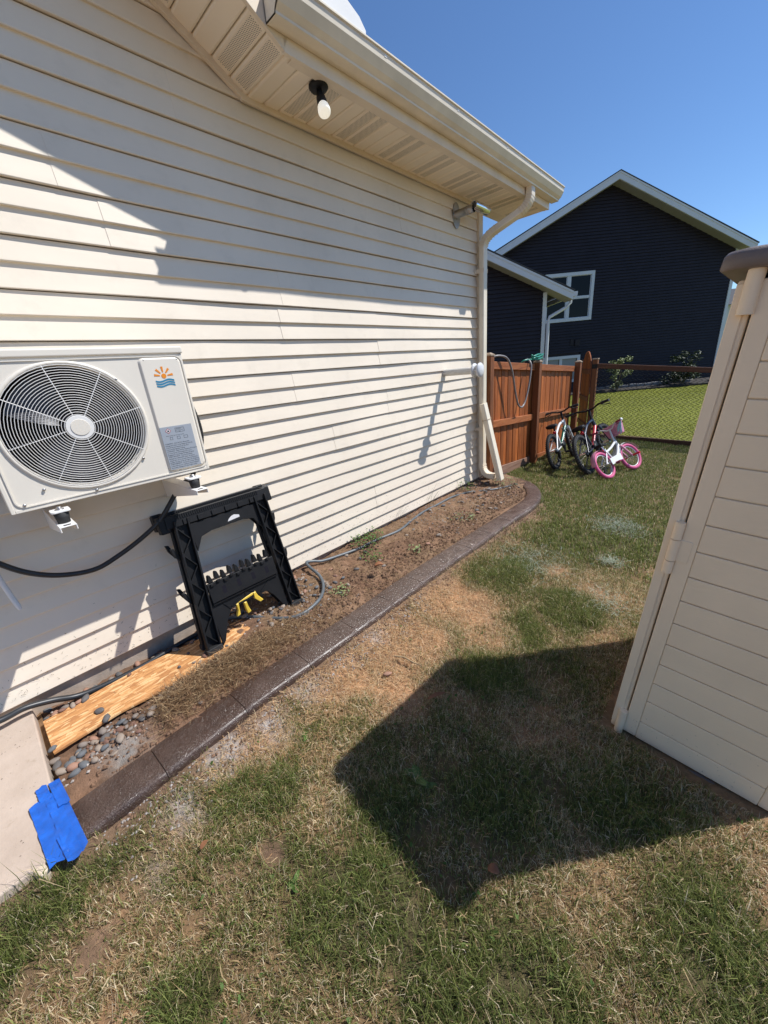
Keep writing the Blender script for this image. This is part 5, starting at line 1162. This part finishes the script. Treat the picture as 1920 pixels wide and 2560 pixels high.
# ------------------------------------------------------------------ blades
def blades(name, x, y, z, h, w, lean, col, mat, flat=False):
    n = len(x); a = RNG.uniform(0, 2*PI, n); dx, dy = np.cos(a), np.sin(a); b = a+PI/2+RNG.normal(0, .5, n); sx, sy = np.cos(b)*w/2, np.sin(b)*w/2
    l1 = lean*.45; l2 = lean
    P = np.zeros((n, 5, 3)); base = np.stack([x, y, z-.004], -1)
    P[:, 0] = base+np.stack([sx, sy, 0*x], -1); P[:, 1] = base-np.stack([sx, sy, 0*x], -1)
    mid = base+np.stack([dx*h*l1*.5, dy*h*l1*.5, h*.55*np.sqrt(np.clip(1-.5*l1**2, .1, 1))+.004], -1)
    if flat: mid = base+np.stack([dx*h*.5, dy*h*.5, .004+RNG.uniform(0, .16, n)*h], -1)+np.stack([-dy, dx, 0*x], -1)*(RNG.normal(0, .18, n)*h)[:, None]
    P[:, 2] = mid-np.stack([sx, sy, 0*x], -1)*.8; P[:, 3] = mid+np.stack([sx, sy, 0*x], -1)*.8
    P[:, 4] = base+np.stack([dx*h*l2, dy*h*l2, np.maximum(h*np.sqrt(np.clip(1-np.minimum(l2, .985)**2, 0, 1)), .004)+.004], -1)
    off = (5*np.arange(n))[:, None]; q = np.array([[0, 1, 2, 3]])+off; t = np.array([[3, 2, 4]])+off
    li = np.concatenate([q, t], 1).ravel().astype('i'); ls = np.stack([7*np.arange(n), 7*np.arange(n)+4], 1).ravel().astype('i')
    me = bpy.data.meshes.new(name); me.vertices.add(5*n); me.vertices.foreach_set('co', P.reshape(-1).astype('f')); me.loops.add(7*n); me.loops.foreach_set('vertex_index', li); me.polygons.add(2*n); me.polygons.foreach_set('loop_start', ls); me.update(calc_edges=True)
    c = np.repeat(np.concatenate([col, np.ones((n, 1))], 1), 5, 0); at = me.color_attributes.new('Col', 'FLOAT_COLOR', 'POINT'); at.data.foreach_set('color', c.astype('f').ravel())
    return stuff(put(name, me, mat))
G1 = np.array([.165, .195, .048]); G2 = np.array([.305, .330, .110]); G3 = np.array([.085, .112, .030]); S1 = np.array([.66, .50, .29]); S2 = np.array([.48, .31, .155]); S3 = np.array([.82, .71, .50])
def gcol(n, dead, bright=1.0):
    k = RNG.random(n)[:, None]; g_ = np.where(k < .5, G3+(G1-G3)*k*2, G1+(G2-G1)*(k-.5)*2)*RNG.uniform(.8, 1.25, (n, 1))*bright
    k2 = RNG.random(n)[:, None]; s_ = np.where(k2 < .5, S2+(S1-S2)*k2*2, S1+(S3-S1)*(k2-.5)*2)*RNG.uniform(.75, 1.15, (n, 1))
    return np.where(dead[:, None], s_, g_)
def sown(n, x0, x1, y0, y1):
    x = RNG.uniform(x0, x1, n); y = RNG.uniform(y0, y1, n)
    cl_ = fbm(x, y, 13, 70, 2); keep = RNG.random(n) < np.clip(.80+1.15*cl_, .15, 1)
    keep &= ~((x < .935) & (y < -.20)); keep &= (x > np.where(y > 4.72, -9, curb_x(y)+.088)); keep &= (x > .02)
    keep &= ~((x > 2.12) & (x < 2.86) & (y > 1.545-.05*(x-2.15)) & (y < 2.44)); x = x[keep]; y = y[keep]
    d, lu, ba, gr = masks(x, y); k2 = RNG.random(len(x)) > np.clip(1.05*ba+.55*gr+.62*sstep(.62, .9, d), 0, .97); return x[k2], y[k2], d[k2], lu[k2]
x, y, d, lu = sown(520000, .86, 3.2, -.85, 3.0); n = len(x); dead = RNG.random(n) < np.clip(d*1.05, .12, .97)
h = (.013+.036*RNG.random(n)**1.5)*(1+1.2*lu)*(1+.6*np.clip(fbm(x, y, 9, 77, 2), -.5, 1))*np.where((d > .75) & dead, .75, 1)*np.where((y < -.2) & (x < 1.1), 1.5, 1)*np.where(dead, .95, 1.0); lean = np.clip(np.where(dead, RNG.normal(.82, .18, n), RNG.normal(.55, .25, n)), .05, .98)
blades('grass', x, y, lawn_h(x, y), h, np.where(RNG.random(n) < .15, RNG.uniform(.0026, .0042, n), RNG.uniform(.0011, .0021, n)), lean, gcol(n, dead), M['blade'])
x, y, d, lu = sown(210000, .02, 3.4, 3.0, 8.38); n = len(x); dead = RNG.random(n) < np.clip(d*.9, .10, .9)
blades('grass', x, y, lawn_h(x, y), RNG.uniform(.025, .050, n)*(1+.3*lu), RNG.uniform(.003, .006, n), np.clip(RNG.normal(.55, .25, n), .05, .97), gcol(n, dead, 1.05), M['blade'])
n = 130000; x = RNG.uniform(-5, 3.6, n); y = RNG.uniform(8.5, 20, n); k = (-(x-CAM.x)*math.sin(ph)+y*math.cos(ph)) < 15.1; x = x[k]; y = y[k]; n = len(x)
blades('grass', x, y, lawn_h(x, y), RNG.uniform(.012, .028, n), RNG.uniform(.005, .010, n), np.clip(RNG.normal(.5, .25, n), .05, .95), (.5*gcol(n, RNG.random(n) < 0, 1.0)+.5*np.array([.12, .14, .05]))*np.array([1.55, 1.45, .55]), M['blade'])
n = 1600; x = RNG.uniform(.95, 3.0, n); y = RNG.uniform(-.7, 3.0, n); k = (fbm(x, y, 3.5, 120, 2) > .12) & ~((x > 2.1) & (y > 1.5)); x = x[k]; y = y[k]; n = len(x)
blades('clover', x, y, lawn_h(x, y)+.018, RNG.uniform(.010, .018, n), RNG.uniform(.008, .014, n), np.full(n, .95), np.array([[.10, .17, .04]])*RNG.uniform(.7, 1.3, (n, 1)), M['blade'], True)
# dry clippings and roots lying on the soil
def lying(name, n, f, zf, l0, l1, cols):
    x, y = f(n); c = cols[RNG.integers(0, len(cols), n)]*RNG.uniform(.7, 1.2, (n, 1))
    blades(name, x, y, zf(x, y)+RNG.uniform(.002, .014, n), RNG.uniform(l0, l1, n), RNG.uniform(.0014, .0034, n), np.full(n, .99), c, M['blade'], True)
STR = np.array([[.40, .26, .14], [.22, .13, .07], [.52, .38, .22], [.13, .075, .042]])
def bedf(n):
    x = RNG.uniform(.02, .69, n); y = RNG.uniform(-.1, 4.5, n); k = (RNG.random(n) < np.where(y < .95, np.clip((x-.40)*5, 0, 1)*(y > .15), .8)) & (x < curb_x(y)-.1); return x[k], y[k]
xx, yy = bedf(9000)
lying('dry_clippings', len(xx), lambda n: (xx, yy), bed_h, .03, .085, STR)
xx, yy = np.clip(RNG.normal(.54, .065, 6500), .40, .685), RNG.normal(.55, .27, 6500)
k = yy > .20; xx = xx[k]; yy = yy[k]
lying('dry_roots', len(xx), lambda n: (xx, yy), lambda a, b: bed_h(a, b)+.010*RNG.random(len(a)), .03, .09, STR*1.05)
xx = RNG.normal(1.1, .16, 9000); yy = RNG.uniform(.2, 2.6, 9000); k = xx > curb_x(yy)+.10; xx = xx[k]; yy = yy[k]
lying('dry_thatch', len(xx), lambda n: (xx, yy), lawn_h, .025, .06, np.array([[.66, .44, .24], [.52, .31, .15], [.74, .55, .33]]))
PB = np.array([[.40, .46, .36], [.30, .36, .27], [.50, .54, .42]])
for (a, b, r, q) in ((1.655, 3.89, .12, 900), (1.785, 3.14, .045, 250), (1.30, 2.75, .16, 700), (1.9, 2.55, .1, 250)):
    xx = RNG.normal(a, r, q); yy = RNG.normal(b, r, q); lying('grass_clippings', q, lambda n: (xx, yy), lambda u, v: lawn_h(u, v)+.025, .03, .06, PB if q > 240 else PB*.8)
# mower clippings stuck to the lower siding
n = 650; V = MB(); 
for i in range(n):
    yv = random.uniform(-.5, 4.15); zv = .01+abs(random.gauss(0, .13)); l = random.uniform(.004, .013); a = random.uniform(0, PI); w = random.uniform(.0007, .0016); xo = .0125+.0015
    cz = (zv % CO)/CO; xo = .0105-.015*cz+.004
    u = Vector((0, math.cos(a), math.sin(a)))*l; t = Vector((0, -math.sin(a), math.cos(a)))*w; p = Vector((xo, yv, zv)); V.add([p-u-t, p+t, p+u*.4+Vector((.001, 0, 0)), p-u+t], [(0, 1, 2, 3)])
stuff(V.build('siding_clippings', M['stem']))

# ------------------------------------------------------------------ weeds, leaves, twigs
def leafm(m, base, d_, l, w, droop=.3, n=5, cup=.15):
    d_ = Vector(d_).normalized(); s_ = d_.cross(Vector((0, 0, 1))).normalized(); vs = []
    for i in range(n+1):
        t = i/n; ww = w*math.sin(PI*(.12+.86*t))**.8; c = Vector(base)+d_*l*t+Vector((0, 0, -droop*l*t*t)); up2 = Vector((0, 0, cup*ww)); vs += [c-s_*ww/2+up2, c, c+s_*ww/2+up2]
    m.add(vs, [(i*3+k, i*3+k+1, (i+1)*3+k+1, (i+1)*3+k) for i in range(n) for k in range(2)], True)
def weed(name, label, x, y, zf, n, l, w, seed, mat='leaf', up=.5, spread=.0, stems=True, cat='weed'):
    rn = random.Random(seed); z = float(zf(np.array([x]), np.array([y]))[0]); root = thing(name, label, cat, (x, y, z)); st = MB()
    for i in range(n):
        a = rn.uniform(0, 6.28); r = spread*math.sqrt(rn.random()); b = Vector((x+r*math.cos(a), y+r*math.sin(a), z)); hh = up*l*rn.uniform(.3, 1.5); a2 = rn.uniform(0, 6.28); tip = b+Vector((.3*hh*math.cos(a2), .3*hh*math.sin(a2), hh))
        if stems: st.tube([b, b.lerp(tip, .6)+Vector((0, 0, .004)), tip], .0009, 4)
        m = MB(); a3 = rn.uniform(0, 6.28); leafm(m, tip if stems else b+Vector((0, 0, .006)), (math.cos(a3), math.sin(a3), rn.uniform(.0, .7)), l*rn.uniform(.7, 1.25), w*rn.uniform(.8, 1.2)); m.build('leaf', M[mat], root)
    if stems: st.build('stem', M['stem'], root)
    return root
weed('clover_clump', 'bright green clover clump against the foundation behind the grey hose', .10, 2.08, bed_h, 150, .020, .017, 1, up=3.2, spread=.15, cat='plant')
weed('clover_clump', 'small green clover sprig in front of the grey hose', .30, 1.93, bed_h, 45, .018, .015, 2, up=2.0, spread=.09, cat='plant')
weed('small_weed', 'low green weed beside the stones, nearest the hose loop', .47, 1.45, bed_h, 36, .020, .013, 3, up=1.8, spread=.07, mat='leaf_light', cat='plant')
weed('small_weed', 'pale green weed in the middle of the bed', .50, 2.25, bed_h, 30, .020, .013, 4, up=1.8, spread=.08, mat='leaf_light', cat='plant')
weed('small_weed', 'pale green weed near the far part of the bed', .48, 3.05, bed_h, 40, .020, .013, 6, up=1.8, spread=.12, mat='leaf_light', cat='plant')
weed('small_weed', 'leafy weed at the foot of the house corner', .10, 3.75, bed_h, 40, .022, .016, 7, up=4.0, spread=.08, cat='plant')
weed('small_weed', 'weed tuft below the downspout at the fence end', .35, 4.25, bed_h, 60, .024, .012, 8, up=3.0, spread=.16, mat='leaf_light', cat='plant')
def tallgrass(label, x, y, n, seed):
    rn = random.Random(seed); z = bz1(x, y); m = MB()
    for i in range(n):
        b = Vector((x+rn.uniform(-.02, .02), y+rn.uniform(-.05, .05), z)); a = rn.uniform(-.4, 1.2); l = rn.uniform(.10, .22); m.tube([b, b+Vector((.01, .12*l, .6*l)), b+Vector((.02, .35*l+.02, l)), b+Vector((.02, .75*l, .95*l))], [.0012, .001, .0008, .0004], 4)
    tag(m.build('wild_grass', M['stem']), label, 'grass')
tallgrass('thin bending grass stalks against the siding in mid bed', .035, 2.62, 5, 1); tallgrass('thin grass stalks with seed heads nearer the house corner', .035, 3.15, 6, 2); 
weed('broadleaf_weed', 'broad leafed green weed growing in the shade of the shed', 1.647, .794, lawn_h, 5, .075, .030, 11, up=.3, spread=.03, stems=False)
weed('broadleaf_weed', 'two small bright leaves of a weed in the sunlit foreground grass', 1.525, .258, lawn_h, 4, .045, .020, 12, up=.4, spread=.015, stems=False)
weed('broadleaf_weed', 'small clover weed in the grass close to the curb', 1.13, .62, lawn_h, 5, .03, .018, 13, up=.6, spread=.03, stems=False)
def dleaf(label, x, y, l, w, ang, mat='dead_leaf', name='dead_leaf', lift=.03):
    m = MB(); z = float(lawn_h(np.array([x]), np.array([y]))[0])+lift; leafm(m, (x, y, z), (math.cos(ang), math.sin(ang), .15), l, w, .1, 7, .45); o = m.build(name, M[mat]); md = o.modifiers.new('thick', 'SOLIDIFY'); md.thickness = .001; tag(o, label, 'leaf')
dleaf('long curled brown leaf in the shade at the shadow edge', 1.455, 1.13, .10, .024, R_(60))
dleaf('crumpled brown leaf at the lower edge of the shed shadow', 2.0, .72, .038, .030, R_(20))
dleaf('small rust coloured leaf in the sunny grass beside the curb end', 1.22, .10, .032, .020, R_(110))
dleaf('folded brown leaf standing in the bed near the weeds', .52, 1.75, .07, .05, R_(50), lift=.11)
tag(MB().tube([(1.14, 1.24, -.150), (1.19, 1.262, -.146), (1.26, 1.27, -.155), (1.30, 1.285, -.165)], [.004, .005, .004, .002], 6).build('twig', M['stick']), 'pale forked twig on the dead straw grass', 'twig')
o = bpy.data.objects.new('flat_stone', RM[2]); COL.objects.link(o); o.location = (1.186, 1.13, -.168); o.scale = (.022, .018, .016); o.rotation_euler = (0, 0, 1); tag(o, 'flat grey stone lying on the dead grass', 'stone')
m = MB(); m.prism([(.915, -.305, -.115), (.955, -.285, -.115), (.945, -.262, -.115), (.905, -.275, -.115)], (.008, .006, .062)); tag(m.build('stone_chip', M['chip'], None, .005, 2), 'pale triangular stone chip at the slab edge below the tape', 'stone')
